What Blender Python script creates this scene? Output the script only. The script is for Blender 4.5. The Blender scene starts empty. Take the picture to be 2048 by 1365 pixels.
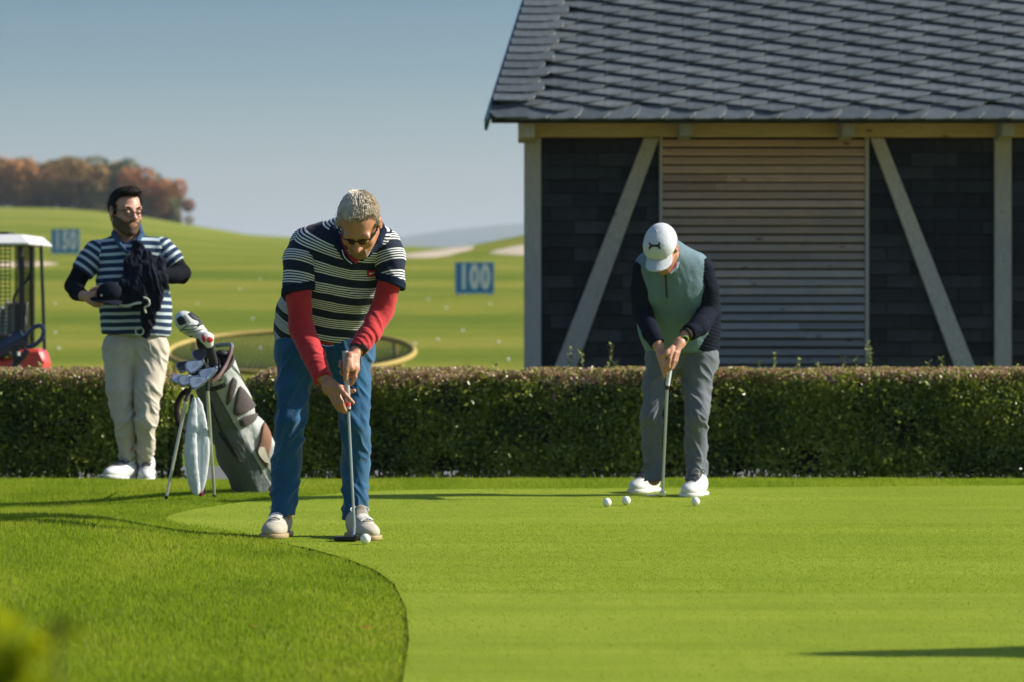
import bpy, bmesh, math, random, colorsys
import numpy as np
from mathutils import Vector, Matrix
random.seed(5)
rng = np.random.default_rng(11)
sc = bpy.context.scene
COL = sc.collection

# ------------------------------------------------------------------ camera, sky, sun, exposure
CAM_H = 1.0
F = 7680.0                      # focal length in photo pixels (135 mm on a 36 mm frame)
cam = bpy.data.cameras.new('camera')
cam.lens = 135.0; cam.sensor_width = 36.0
cam.shift_y = -(682.5 - 598.0) / 2048.0
cam.clip_start = 0.1; cam.clip_end = 30000
cam.dof.use_dof = True; cam.dof.focus_distance = 16.1; cam.dof.aperture_fstop = 5.0
co = bpy.data.objects.new('camera', cam); COL.objects.link(co)
co.location = (0, 0, CAM_H); co.rotation_euler = (math.radians(90), 0, 0)
sc.camera = co

SUN_EL, SUN_BACK = math.radians(32), math.radians(5)      # from the right, a little behind the players
sdir = Vector((math.cos(SUN_EL) * math.cos(SUN_BACK), math.cos(SUN_EL) * math.sin(SUN_BACK), math.sin(SUN_EL)))
w = bpy.data.worlds.new('World'); sc.world = w; w.use_nodes = True
nt = w.node_tree; nt.nodes.clear()
wo = nt.nodes.new('ShaderNodeOutputWorld'); bg = nt.nodes.new('ShaderNodeBackground')
sky = nt.nodes.new('ShaderNodeTexSky'); sky.sky_type = 'NISHITA'; sky.sun_disc = False
sky.sun_elevation = SUN_EL; sky.sun_rotation = math.atan2(sdir.x, sdir.y)
sky.air_density = 1.0; sky.dust_density = 1.2; sky.ozone_density = 1.5
geo = nt.nodes.new('ShaderNodeTexCoord'); sep = nt.nodes.new('ShaderNodeSeparateXYZ')
ramp = nt.nodes.new('ShaderNodeValToRGB'); mul = nt.nodes.new('ShaderNodeMixRGB'); mul.blend_type = 'MULTIPLY'; mul.inputs[0].default_value = 1
nt.links.new(geo.outputs['Generated'], sep.inputs[0]); nt.links.new(sep.outputs['Z'], ramp.inputs[0])
cr = ramp.color_ramp; cr.elements[0].position = 0.0; cr.elements[0].color = (.52, .53, .585, 1)
cr.elements[1].position = 0.095; cr.elements[1].color = (.085, .19, .275, 1)
e = cr.elements.new(0.03); e.color = (.42, .475, .55, 1)
e = cr.elements.new(0.06); e.color = (.20, .31, .395, 1)
e = cr.elements.new(0.45); e.color = (.50, .56, .62, 1)
nt.links.new(sky.outputs[0], mul.inputs[1]); nt.links.new(ramp.outputs[0], mul.inputs[2])
nt.links.new(mul.outputs[0], bg.inputs[0]); bg.inputs[1].default_value = 0.135
nt.links.new(bg.outputs[0], wo.inputs[0])
sl = bpy.data.lights.new('sun', 'SUN'); sl.energy = 4.8; sl.angle = math.radians(0.53); sl.color = (1.0, .93, .80)
so = bpy.data.objects.new('sun', sl); COL.objects.link(so)
so.rotation_euler = (-sdir).to_track_quat('-Z', 'Y').to_euler()
vs = sc.view_settings
vs.view_transform = 'Standard'; vs.look = 'None'; vs.gamma = 1; vs.use_curve_mapping = False
vs.exposure = 0.75
sc.render.engine = 'CYCLES'; sc.cycles.max_bounces = 6; sc.cycles.transparent_max_bounces = 8

# ------------------------------------------------------------------ helpers
def P(px, py, d):               # photo pixel at a distance -> a place in the world
    return np.array([(px - 1024.0) / F * d, d, CAM_H - (py - 598.0) / F * d])

_LOC = {}
def props(o, label=None, cat=None, group=None, kind=None):
    if label: o['label'] = label
    if cat: o['category'] = cat
    if group: o['group'] = group
    if kind: o['kind'] = kind
    return o
def empty(name, loc=(0, 0, 0), label=None, cat=None, group=None, parent=None):
    o = bpy.data.objects.new(name, None); COL.objects.link(o); o.empty_display_size = .1
    off = np.zeros(3)
    if parent is not None:
        o.parent = parent; off = _LOC[parent]
    o.location = Vector(np.array(loc, float) - off); _LOC[o] = np.array(loc, float)
    return props(o, label, cat, group)
def mesh_data(name, V, Fc, mat=None, smooth=True, attrs=None, colattr=None):
    me = bpy.data.meshes.new(name)
    V = np.asarray(V, np.float32)
    if isinstance(Fc, np.ndarray):
        n, k = Fc.shape
        me.vertices.add(len(V)); me.vertices.foreach_set('co', V.ravel())
        me.loops.add(n * k); me.loops.foreach_set('vertex_index', Fc.astype(np.int32).ravel())
        me.polygons.add(n); me.polygons.foreach_set('loop_start', np.arange(0, n * k, k, dtype=np.int32))
        me.polygons.foreach_set('loop_total', np.full(n, k, np.int32))
        me.update(calc_edges=True)
    else:
        me.from_pydata([tuple(map(float, v)) for v in V], [], Fc)
    if smooth:
        me.polygons.foreach_set('use_smooth', np.ones(len(me.polygons), bool))
    else:
        me.polygons.foreach_set('use_smooth', np.zeros(len(me.polygons), bool))
    if attrs:
        for k_, a in attrs.items():
            a = np.asarray(a, np.float32)
            if a.ndim == 1:
                at = me.attributes.new(k_, 'FLOAT', 'POINT'); at.data.foreach_set('value', a)
            else:
                at = me.attributes.new(k_, 'FLOAT_COLOR', 'POINT')
                at.data.foreach_set('color', np.concatenate([a, np.ones((len(a), 1), np.float32)], 1).ravel())
    if mat: me.materials.append(mat)
    me.update()
    return me
def mk(name, V, Fc, mat, parent=None, smooth=True, attrs=None, base=None, **kw):
    """one mesh object; V in world coordinates; the object's origin sits at its parent's base (or at base)"""
    V = np.asarray(V, float)
    off = np.zeros(3)
    if parent is not None: off = _LOC[parent]
    if base is not None: b = np.asarray(base, float)
    else: b = off
    me = mesh_data(name, V - b, Fc, mat, smooth, attrs)
    o = bpy.data.objects.new(name, me); COL.objects.link(o)
    if parent is not None: o.parent = parent
    o.location = Vector(b - off); _LOC[o] = b
    return props(o, **kw)
def inst(name, me, loc, parent=None, rot=None, scale=None, **kw):
    o = bpy.data.objects.new(name, me); COL.objects.link(o)
    off = _LOC[parent] if parent is not None else np.zeros(3)
    if parent is not None: o.parent = parent
    o.location = Vector(np.asarray(loc, float) - off); _LOC[o] = np.asarray(loc, float)
    if rot is not None: o.rotation_euler = rot
    if scale is not None: o.scale = scale
    return props(o, **kw)

class MB:                        # collects simple solids into one mesh
    def __init__(s): s.v = []; s.f = []; s.n = 0
    def add(s, V, Fc):
        V = [tuple(map(float, p)) for p in V]
        s.v += V; s.f += [tuple(i + s.n for i in f) for f in Fc]; s.n += len(V); return s
    def box(s, lo, hi, M=None, bev=0):
        x0, y0, z0 = lo; x1, y1, z1 = hi
        V = [(x0,y0,z0),(x1,y0,z0),(x1,y1,z0),(x0,y1,z0),(x0,y0,z1),(x1,y0,z1),(x1,y1,z1),(x0,y1,z1)]
        if M is not None: V = [tuple(M @ Vector(p)) for p in V]
        return s.add(V, [(0,3,2,1),(4,5,6,7),(0,1,5,4),(1,2,6,5),(2,3,7,6),(3,0,4,7)])
    def prism(s, pts, d0, d1, axis=1):      # polygon in XZ extruded along Y
        n = len(pts)
        V = [(p[0], d0, p[1]) for p in pts] + [(p[0], d1, p[1]) for p in pts]
        Fc = [tuple(range(n)), tuple(range(2*n-1, n-1, -1))] + [(i, i + n, (i+1) % n + n, (i+1) % n) for i in range(n)]
        return s.add(V, Fc)
    def tube(s, pts, r, n=10, caps=True, flat=None):
        pts = [Vector(p) for p in pts]; m = len(pts)
        rs = r if hasattr(r, '__len__') else [r] * m
        t0 = (pts[1] - pts[0]).normalized()
        a = Vector((0, 0, 1)) if abs(t0.z) < .9 else Vector((1, 0, 0))
        if flat is not None: a = Vector(flat[0])
        u = (a - t0 * a.dot(t0)).normalized()
        V = []; 
        for i, p in enumerate(pts):
            t = (pts[min(i+1, m-1)] - pts[max(i-1, 0)]).normalized()
            u = (u - t * u.dot(t)).normalized(); w_ = t.cross(u)
            fl = flat[1] if flat is not None else 1
            for k in range(n):
                an = 2 * math.pi * k / n
                V.append(p + u * math.cos(an) * rs[i] * fl + w_ * math.sin(an) * rs[i])
        Fc = [(i*n+k, i*n+(k+1) % n, (i+1)*n+(k+1) % n, (i+1)*n+k) for i in range(m-1) for k in range(n)]
        if caps: Fc += [tuple(range(n-1, -1, -1)), tuple((m-1)*n + k for k in range(n))]
        return s.add(V, Fc)
    def ring(s, pts, r, n=8):               # closed tube
        pts = [Vector(p) for p in pts]; m = len(pts); c = sum(pts, Vector()) / m
        V = []
        for i, p in enumerate(pts):
            t = (pts[(i+1) % m] - pts[i-1]).normalized()
            u = (p - c); u = (u - t * u.dot(t)).normalized(); w_ = t.cross(u)
            for k in range(n):
                an = 2 * math.pi * k / n; V.append(p + u * math.cos(an) * r + w_ * math.sin(an) * r)
        return s.add(V, [(i*n+k, i*n+(k+1) % n, ((i+1) % m)*n+(k+1) % n, ((i+1) % m)*n+k) for i in range(m) for k in range(n)])
    def build(s, name, mat, parent=None, smooth=False, bevel=0, **kw):
        o = mk(name, s.v, s.f, mat, parent, smooth, **kw)
        bm = bmesh.new(); bm.from_mesh(o.data); bmesh.ops.recalc_face_normals(bm, faces=bm.faces)
        if bevel: bmesh.ops.bevel(bm, geom=bm.edges[:], offset=bevel, segments=1, affect='EDGES')
        bm.to_mesh(o.data); bm.free()
        if smooth and hasattr(o.data, 'set_sharp_from_angle'): o.data.set_sharp_from_angle(angle=math.radians(40))
        return o
def spline(pts, n=6):
    pts = [np.asarray(p, float) for p in pts]
    q = [pts[0]] + pts + [pts[-1]]; out = []
    for i in range(1, len(q) - 2):
        for k in range(n):
            t = k / n; a, b, c, d = q[i-1], q[i], q[i+1], q[i+2]
            out.append(.5 * ((2*b) + (-a + c)*t + (2*a - 5*b + 4*c - d)*t*t + (-a + 3*b - 3*c + d)*t**3))
    out.append(pts[-1]); return out

# ------------------------------------------------------------------ materials
def srgb(h):
    h = h.lstrip('#'); c = [int(h[i:i+2], 16) / 255 for i in (0, 2, 4)]
    return tuple(((x + .055) / 1.055) ** 2.4 if x > .04045 else x / 12.92 for x in c)
class N:
    def __init__(s, name):
        s.m = bpy.data.materials.new(name); s.m.use_nodes = True; s.t = s.m.node_tree
        s.b = s.t.nodes['Principled BSDF']; s.o = s.t.nodes['Material Output']
    def n(s, typ, **kw):
        x = s.t.nodes.new('ShaderNode' + typ)
        for k, v in kw.items():
            if k.startswith('i_'): x.inputs[int(k[2:])].default_value = v
            else: setattr(x, k, v)
        return x
    def l(s, a, b): s.t.links.new(a, b)
    def coords(s, kind='Object', scale=(1, 1, 1)):
        tc = s.n('TexCoord'); mp = s.n('Mapping'); mp.inputs['Scale'].default_value = scale
        s.l(tc.outputs[kind], mp.inputs[0]); return mp.outputs[0]
    def noise(s, vec, scale, detail=4, rough=.6):
        x = s.n('TexNoise'); x.inputs['Scale'].default_value = scale; x.inputs['Detail'].default_value = detail
        x.inputs['Roughness'].default_value = rough; s.l(vec, x.inputs['Vector']); return x.outputs['Fac']
    def ramp(s, fac, stops, interp='LINEAR'):
        x = s.n('ValToRGB'); c = x.color_ramp; c.interpolation = interp
        while len(c.elements) < len(stops): c.elements.new(.5)
        for e_, (p_, col) in zip(c.elements, stops):
            e_.position = p_; e_.color = (*col, 1) if hasattr(col, '__len__') else (col, col, col, 1)
        s.l(fac, x.inputs[0]); return x.outputs[0]
    def mix(s, fac, a, b, mode='MIX'):
        x = s.n('MixRGB', blend_type=mode)
        for i, v in enumerate((fac, a, b)):
            if isinstance(v, bpy.types.NodeSocket): s.l(v, x.inputs[i])
            elif hasattr(v, '__len__'): x.inputs[i].default_value = (*v, 1)
            else: x.inputs[i].default_value = v if i == 0 else (v, v, v, 1)
        return x.outputs[0]
    def math(s, op, a, b=0):
        x = s.n('Math', operation=op)
        for i, v in enumerate((a, b)):
            if isinstance(v, bpy.types.NodeSocket): s.l(v, x.inputs[i])
            else: x.inputs[i].default_value = v
        return x.outputs[0]
    def bump(s, h, dist=.01, strength=1.0):
        x = s.n('Bump'); x.inputs['Distance'].default_value = dist; x.inputs['Strength'].default_value = strength
        s.l(h, x.inputs['Height']); s.l(x.outputs[0], s.b.inputs['Normal']); return x
    def set(s, **kw):
        for k, v in kw.items():
            k = k.replace('_', ' ')
            if isinstance(v, bpy.types.NodeSocket): s.l(v, s.b.inputs[k])
            elif hasattr(v, '__len__') and len(v) == 3 and 'Radius' not in k: s.b.inputs[k].default_value = (*v, 1)
            else: s.b.inputs[k].default_value = v
        return s
def simple(name, col, rough=.6, metal=0, var=.25, vs_=12, bump=0, bs=300, spec=.5, coat=0, sheen=0, aniso=(1,1,1)):
    m = N(name); v = m.coords('Object', aniso)
    n1 = m.noise(v, vs_, 5)
    lo = tuple(c * (1 - var) for c in col); hi = tuple(min(1, c * (1 + var * .6)) for c in col)
    m.set(Base_Color=m.ramp(n1, [(.3, lo), (.7, hi)]), Roughness=rough, Metallic=metal)
    m.b.inputs['Specular IOR Level'].default_value = spec
    if coat: m.b.inputs['Coat Weight'].default_value = coat
    if sheen: m.b.inputs['Sheen Weight'].default_value = sheen; m.b.inputs['Sheen Roughness'].default_value = .5
    if bump:
        m.bump(m.noise(m.coords('Object', aniso), bs, 3), bump)
    return m.m
def cloth(name, col, var=.18, rough=.85, weave=900, sheen=.15, col2=None):
    m = N(name); v = m.coords()
    n1 = m.noise(v, 9, 6, .7); n2 = m.noise(v, weave, 2)
    lo = tuple(c * (1 - var) for c in col); hi = col2 or tuple(min(1, c * (1 + var)) for c in col)
    c = m.ramp(n1, [(.3, lo), (.7, hi)])
    c = m.mix(.35, c, m.ramp(n2, [(.3, .45), (.7, 1.0)]), 'MULTIPLY')
    m.set(Base_Color=c, Roughness=rough)
    m.b.inputs['Specular IOR Level'].default_value = .06 if max(col) < .05 else .25
    m.b.inputs['Sheen Weight'].default_value = sheen if max(col) > .05 else 0
    h = m.math('ADD', m.math('MULTIPLY', n2, .25), m.noise(v, 60, 4))
    m.bump(h, .0022)
    return m.m

# ------------------------------------------------------------------ numpy noise
def _hash(ix, iy, iz, seed):
    h = (ix.astype(np.int64) * 374761393 + iy.astype(np.int64) * 668265263 + iz.astype(np.int64) * 2147483647 + seed * 974711) & 0xffffffff
    h = ((h ^ (h >> 13)) * 1274126177) & 0xffffffff
    return ((h ^ (h >> 16)) & 0xffff) / 65535.0
def vnoise(p, seed=0):
    p = np.asarray(p, float); i = np.floor(p); f = p - i; f = f * f * f * (f * (f * 6 - 15) + 10); i = i.astype(np.int64)
    r = 0
    for dx in (0, 1):
        wx = f[:, 0] if dx else 1 - f[:, 0]
        for dy in (0, 1):
            wy = f[:, 1] if dy else 1 - f[:, 1]
            for dz in (0, 1):
                wz = f[:, 2] if dz else 1 - f[:, 2]
                r = r + _hash(i[:, 0] + dx, i[:, 1] + dy, i[:, 2] + dz, seed) * wx * wy * wz
    return r
def fbm(p, seed=0, o=3):
    p = np.asarray(p, float); a, s, t = 1, 0, 0
    for k in range(o): s = s + a * vnoise(p * 2 ** k, seed + k); t += a; a *= .5
    return s / t
# ------------------------------------------------------------------ signed distance modelling
def _A(x): return np.asarray(x, np.float32)
BIG = .5
def C(a, b, r1, r2=None, w=None, f=1.0):          # tapered capsule, optionally flattened along w by f
    a, b = _A(a), _A(b); r2 = r1 if r2 is None else r2
    c = (a + b) / 2; R = float(np.linalg.norm(b - a)) / 2 + max(r1, r2) / min(1, f if f < 1 else 1) * 1.0 + .07
    ba = b - a; L = float(ba @ ba) + 1e-9
    if w is not None: w = _A(w); w = w / np.linalg.norm(w)
    def fn(p):
        d = np.full(len(p), BIG, np.float32)
        q = p - c; m = np.einsum('ij,ij->i', q, q) < R * R
        if not m.any(): return d
        q = p[m] - a; h = np.clip(q @ ba / L, 0, 1); v = q - h[:, None] * ba
        if w is not None: v = v + ((1 / f - 1) * (v @ w))[:, None] * w
        r = r1 + (r2 - r1) * h
        dd = np.sqrt(np.einsum('ij,ij->i', v, v)) - r
        if w is not None: dd = dd * min(1.0, f)
        d[m] = dd; return d
    return fn
def E(c, r, R=None):                               # ellipsoid, R = rows of local axes
    c, r = _A(c), _A(r if hasattr(r, '__len__') else (r, r, r)); RR = float(r.max()) + .07
    R = None if R is None else _A(R)
    def fn(p):
        d = np.full(len(p), BIG, np.float32)
        q = p - c; m = np.einsum('ij,ij->i', q, q) < RR * RR
        if not m.any(): return d
        q = q[m]
        if R is not None: q = q @ R.T
        k0 = np.linalg.norm(q / r, axis=1); k1 = np.linalg.norm(q / (r * r), axis=1) + 1e-9
        d[m] = k0 * (k0 - 1) / k1; return d
    return fn
def U(*fs, k=.02):
    def fn(p):
        d = fs[0](p)
        for g in fs[1:]:
            e_ = g(p)
            if k > 0:
                h = np.maximum(k - np.abs(d - e_), 0) / k; d = np.minimum(d, e_) - h * h * k * .25
            else: d = np.minimum(d, e_)
        return d
    return fn
def SUB(f, g, k=.01):
    def fn(p):
        d = f(p); e_ = -g(p); h = np.maximum(k - np.abs(d - e_), 0) / k
        return np.maximum(d, e_) + h * h * k * .25
    return fn
def INT(f, g): return lambda p: np.maximum(f(p), g(p))
def OFF(f, o): return lambda p: f(p) - o
def CUT(f, p0, n):                                 # keeps the side n points away from
    p0, n = _A(p0), _A(n); n = n / np.linalg.norm(n)
    return lambda p: np.maximum(f(p), (p - p0) @ n)
def chain(pts, rs, k=.03, w=None, f=1.0):
    rs = list(rs)
    return U(*[C(pts[i], pts[i+1], rs[i], rs[i+1], w, f) for i in range(len(pts) - 1)], k=min(k, .012) if max(rs) < .105 else k)
def polyc(pts, r, k=.004): return U(*[C(pts[i], pts[i+1], r if not hasattr(r, '__len__') else r[i], r if not hasattr(r, '__len__') else r[i+1]) for i in range(len(pts) - 1)], k=k)

def surf(f, lo, hi, h, B=8, smooth=1):
    lo, hi = _A(lo), _A(hi); bs = B * h
    nb = np.ceil((hi - lo) / bs).astype(int) + 1
    ax = [lo[i] + (np.arange(nb[i]) + .5) * bs - h * .5 for i in range(3)]
    G = np.stack(np.meshgrid(*ax, indexing='ij'), -1).reshape(-1, 3).astype(np.float32)
    d = f(G); act = (np.abs(d) < bs * 1.15).reshape(nb)
    ii = np.argwhere(act)
    if len(ii) == 0: return np.zeros((0, 3)), np.zeros((0, 4), int)
    b0 = np.maximum(ii.min(0) - 1, 0); b1 = np.minimum(ii.max(0) + 2, nb); nn = b1 - b0
    D = d.reshape(nb)[b0[0]:b1[0], b0[1]:b1[1], b0[2]:b1[2]]
    V = np.repeat(np.repeat(np.repeat(D, B, 0), B, 1), B, 2).astype(np.float32)
    V = V.reshape(nn[0], B, nn[1], B, nn[2], B)
    lo2 = lo + b0 * bs
    off = np.stack(np.meshgrid(*[np.arange(B)] * 3, indexing='ij'), -1).reshape(-1, 3) * h
    ii = ii - b0
    for s in range(0, len(ii), 400):
        q = ii[s:s+400]
        pts = (lo2 + q[:, None, :] * bs + off[None]).reshape(-1, 3).astype(np.float32)
        # skip work: evaluate
        dv = f(pts).reshape(len(q), B, B, B)
        V[q[:, 0], :, q[:, 1], :, q[:, 2], :] = dv
    V = V.reshape(nn * B)
    s = V < 0
    cs = np.zeros(np.array(V.shape) - 1, np.uint8)
    for dx in (0, 1):
        for dy in (0, 1):
            for dz in (0, 1):
                cs += s[dx:V.shape[0]-1+dx, dy:V.shape[1]-1+dy, dz:V.shape[2]-1+dz]
    cell = np.argwhere((cs > 0) & (cs < 8))
    if len(cell) == 0: return np.zeros((0, 3)), np.zeros((0, 4), int)
    idx = -np.ones(cs.shape, np.int32); idx[cell[:, 0], cell[:, 1], cell[:, 2]] = np.arange(len(cell))
    acc = np.zeros((len(cell), 3)); cnt = np.zeros(len(cell))
    cv = {}
    for dx in (0, 1):
        for dy in (0, 1):
            for dz in (0, 1): cv[dx, dy, dz] = V[cell[:, 0]+dx, cell[:, 1]+dy, cell[:, 2]+dz]
    for a in range(3):
        for u in (0, 1):
            for v in (0, 1):
                c0 = [0, 0, 0]; c0[(a+1) % 3] = u; c0[(a+2) % 3] = v; c1 = list(c0); c1[a] = 1
                v0, v1 = cv[tuple(c0)], cv[tuple(c1)]; m = (v0 < 0) != (v1 < 0)
                t = np.where(m, v0 / np.where(m, v0 - v1, 1), 0)
                p = np.array(c0, float)[None] * np.ones((len(cell), 1)); p[:, a] = t
                acc += p * m[:, None]; cnt += m
    vert = lo2 + (cell + acc / cnt[:, None]) * h
    quads = []
    for a in range(3):
        sl0 = [slice(1, -1)] * 3; sl1 = [slice(1, -1)] * 3
        sl0[a] = slice(0, -1); sl1[a] = slice(1, None)
        s0, s1 = s[tuple(sl0)], s[tuple(sl1)]
        e_ = np.argwhere(s0 != s1)
        if len(e_) == 0: continue
        base = e_.copy(); 
        for k in range(3):
            if k != a: base[:, k] += 1
        fl = s0[e_[:, 0], e_[:, 1], e_[:, 2]]
        b_, c_ = (a+1) % 3, (a+2) % 3
        def g(db, dc):
            q = base.copy(); q[:, b_] += db; q[:, c_] += dc; return idx[q[:, 0], q[:, 1], q[:, 2]]
        Q = np.stack([g(-1, -1), g(0, -1), g(0, 0), g(-1, 0)], 1)
        Q[~fl] = Q[~fl][:, ::-1]
        quads.append(Q)
    Q = np.concatenate(quads); Q = Q[(Q >= 0).all(1)]
    for _ in range(smooth):
        acc = np.zeros_like(vert); cn = np.zeros(len(vert))
        for i in range(4):
            j = Q[:, (i+1) % 4]
            for k in range(3): acc[:, k] += np.bincount(Q[:, i], vert[j, k], len(vert)) + np.bincount(j, vert[Q[:, i], k], len(vert))
            cn += np.bincount(Q[:, i], minlength=len(vert)) + np.bincount(j, minlength=len(vert))
        vert = vert * .5 + .5 * acc / np.maximum(cn, 1)[:, None]
    return vert, Q
def vnormals(V, Q):
    n = np.cross(V[Q[:, 2]] - V[Q[:, 0]], V[Q[:, 3]] - V[Q[:, 1]])
    o = np.zeros_like(V)
    for i in range(4):
        for k in range(3): o[:, k] += np.bincount(Q[:, i], n[:, k], len(V))
    return o / (np.linalg.norm(o, axis=1)[:, None] + 1e-12)
def sobj(name, f, box, h, mat, parent, disp=None, attrs=None, smooth=1, **kw):
    V, Q = surf(f, box[0], box[1], h, smooth=smooth)
    if disp is not None:
        nn = vnormals(V, Q); V = V + nn * disp(V, nn)[:, None]
    at = attrs(V) if attrs is not None else None
    return mk(name, V, Q.astype(np.int32), mat, parent, True, at, **kw)
def folds(amp, axis=(0, 0, 1), fa=28, fb=9, seed=0, ridge=True, mask=None):
    ax = np.array(axis, float); ax /= np.linalg.norm(ax)
    u = np.cross(ax, (0, 1, .3)); u /= np.linalg.norm(u); v = np.cross(ax, u)
    def fn(V, nn):
        q = np.stack([V @ ax * fa, V @ u * fb, V @ v * fb], 1)
        w_ = fbm(V * 7, seed + 9, 2)
        q[:, 0] += 2.2 * w_ + (V @ u) * fb * .9 * (np.sin(seed) * .7)
        n = fbm(q, seed, 2)
        if ridge: n = 1 - np.abs(2 * n - 1) * 1.6
        else: n = 2 * n - 1
        m = np.clip(fbm(V * 5, seed + 31, 2) * 2.6 - .55, 0.15, 1)
        if mask is not None: m = m * mask(V)
        return amp * (n - .4) * m
    return fn
def bbox(pts, m): 
    pts = np.array(pts); return pts.min(0) - m, pts.max(0) + m
def trace(f, O, D, n=60, tmax=3.0):
    O = np.asarray(O, np.float32); D = np.asarray(D, np.float32); t = np.zeros(len(O), np.float32)
    for _ in range(n):
        d = f(O + D * t[:, None]); t += np.clip(d, -.01, .05) * .8
    return O + D * t[:, None]
def grad(f, p, e_=.002):
    p = np.asarray(p, np.float32); g = np.zeros((len(p), 3))
    for k in range(3):
        q = np.zeros(3, np.float32); q[k] = e_; g[:, k] = f(p + q) - f(p - q)
    return g / (np.linalg.norm(g, axis=1)[:, None] + 1e-9)
CAMP = np.array([0, 0, CAM_H])
def raydir(px, py): 
    v = P(px, py, 1.0) - CAMP; return v / np.linalg.norm(v)
def decal(name, f, pix, dstart, mat, parent, lift=.0015, sub=4, puff=0, **kw):
    """a thin patch on the surface f whose outline is sighted from the photograph, with real thickness"""
    n = len(pix); cen = np.mean(pix, 0); rings = []
    if puff:
        for s_, h_ in ((1, 0), (.97, puff * .55), (.88, puff), (.6, puff * 1.15), (.3, puff * 1.15)):
            rings.append([(cen + (np.array(p) - cen) * s_, h_) for p in pix])
        pts = [x for r in rings for x in r] + [(cen, puff * 1.15)]
        O = np.array([CAMP + raydir(*p[0]) * dstart for p in pts]); D = np.array([raydir(*p[0]) for p in pts])
        S = trace(f, O, D); g = grad(f, S); S = S + g * (np.array([p[1] for p in pts]) + lift)[:, None]
        Fc = []
        for r in range(len(rings) - 1):
            for k in range(n): Fc.append((r*n+k, r*n+(k+1) % n, (r+1)*n+(k+1) % n, (r+1)*n+k))
        L = (len(rings) - 1) * n
        for k in range(n): Fc.append((L+k, L+(k+1) % n, len(pts) - 1))
        S = list(S) + [S[k] - g[k] * (lift + .004) for k in range(n)]
        m = len(pts)
        for k in range(n): Fc.append((k, (k+1) % n, m + (k+1) % n, m + k))
        mb = MB(); mb.add(S, Fc); return mb.build(name, mat, parent, smooth=True, **kw)
    bm = bmesh.new()
    vs_ = [bm.verts.new((p[0], p[1], 0)) for p in pix]; bm.faces.new(vs_)
    bmesh.ops.triangulate(bm, faces=bm.faces[:])
    if sub: bmesh.ops.subdivide_edges(bm, edges=bm.edges[:], cuts=sub, use_grid_fill=True)
    bm.verts.index_update()
    pts = [(v.co.x, v.co.y) for v in bm.verts]; Fc = [tuple(v.index for v in f_.verts) for f_ in bm.faces]; bm.free()
    O = np.array([CAMP + raydir(*p) * dstart for p in pts]); D = np.array([raydir(*p) for p in pts])
    S = trace(f, O, D); g = grad(f, S); S = S + g * lift
    # close with an inner copy so that the patch has a thickness
    m = len(S); ed = {}
    for f_ in Fc:
        for i in range(len(f_)):
            a, b = f_[i], f_[(i+1) % len(f_)]; ed[(a, b)] = 1
    side = [(a, b, b + m, a + m) for (a, b) in ed if (b, a) not in ed]
    V = list(S) + list(S - g * (lift + .001))
    mb = MB(); mb.add(V, Fc + [tuple(i + m for i in f_[::-1]) for f_ in Fc] + side)
    return mb.build(name, mat, parent, smooth=True, **kw)
# ------------------------------------------------------------------ the ground
def interp(x, xs, ys): return np.interp(x, xs, ys)
GD = [0, 17.5, 19, 20.2, 21, 22, 23, 24.3, 27, 35, 45, 60, 90, 137]
GZ = [0, 0, 0, -.006, -.02, -.055, -.10, -.18, -.20, -.15, -.06, .22, 1.02, 2.35]
def sstep(x, a, b): t = np.clip((x - a) / (b - a), 0, 1); return t * t * (3 - 2 * t)
RX = np.array([-400, -150, -90, -66.7, -57, -50, -43, -34, -25, -14.6, 0, 30, 150, 400])
RZ = np.array([14, 14.5, 13.6, 12.95, 12.75, 12.0, 10.83, 9.3, 8.8, 7.85, 7.4, 7.0, 9, 10])
GREEN = [(-.33, 6), (-.285, 10.0), (-.30, 11.2), (-.34, 12.35), (-.41, 13.4), (-.50, 14.1), (-.64, 14.75), (-.80, 15.3), (-.99, 15.8),
         (-1.20, 16.35), (-1.42, 16.8), (-1.56, 17.25), (-1.58, 17.7), (-1.50, 18.2), (-1.33, 18.8), (-1.08, 19.3), (-.85, 19.75), (-.6, 20.0), (-.2, 20.12),
         (.6, 20.2), (1.6, 20.3), (2.8, 20.5), (4.5, 20.7), (8, 20.9), (12, 20), (14, 14), (14, 6)]
GP = np.array(GREEN)
def in_green(x, y, grow=0):
    inside = np.zeros(len(x), bool); n = len(GP)
    for i in range(n):
        x0, y0 = GP[i]; x1, y1 = GP[(i+1) % n]
        c = ((y0 > y) != (y1 > y)) & (x < (x1 - x0) * (y - y0) / (y1 - y0 + 1e-12) + x0); inside ^= c
    return inside
def green_dist(x, y):
    d = np.full(len(x), 9.0); n = len(GP)
    for i in range(n):
        a, b = GP[i], GP[(i+1) % n]; ba = b - a
        h = np.clip(((x - a[0]) * ba[0] + (y - a[1]) * ba[1]) / (ba @ ba), 0, 1)
        d = np.minimum(d, np.hypot(x - a[0] - h * ba[0], y - a[1] - h * ba[1]))
    return d
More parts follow.
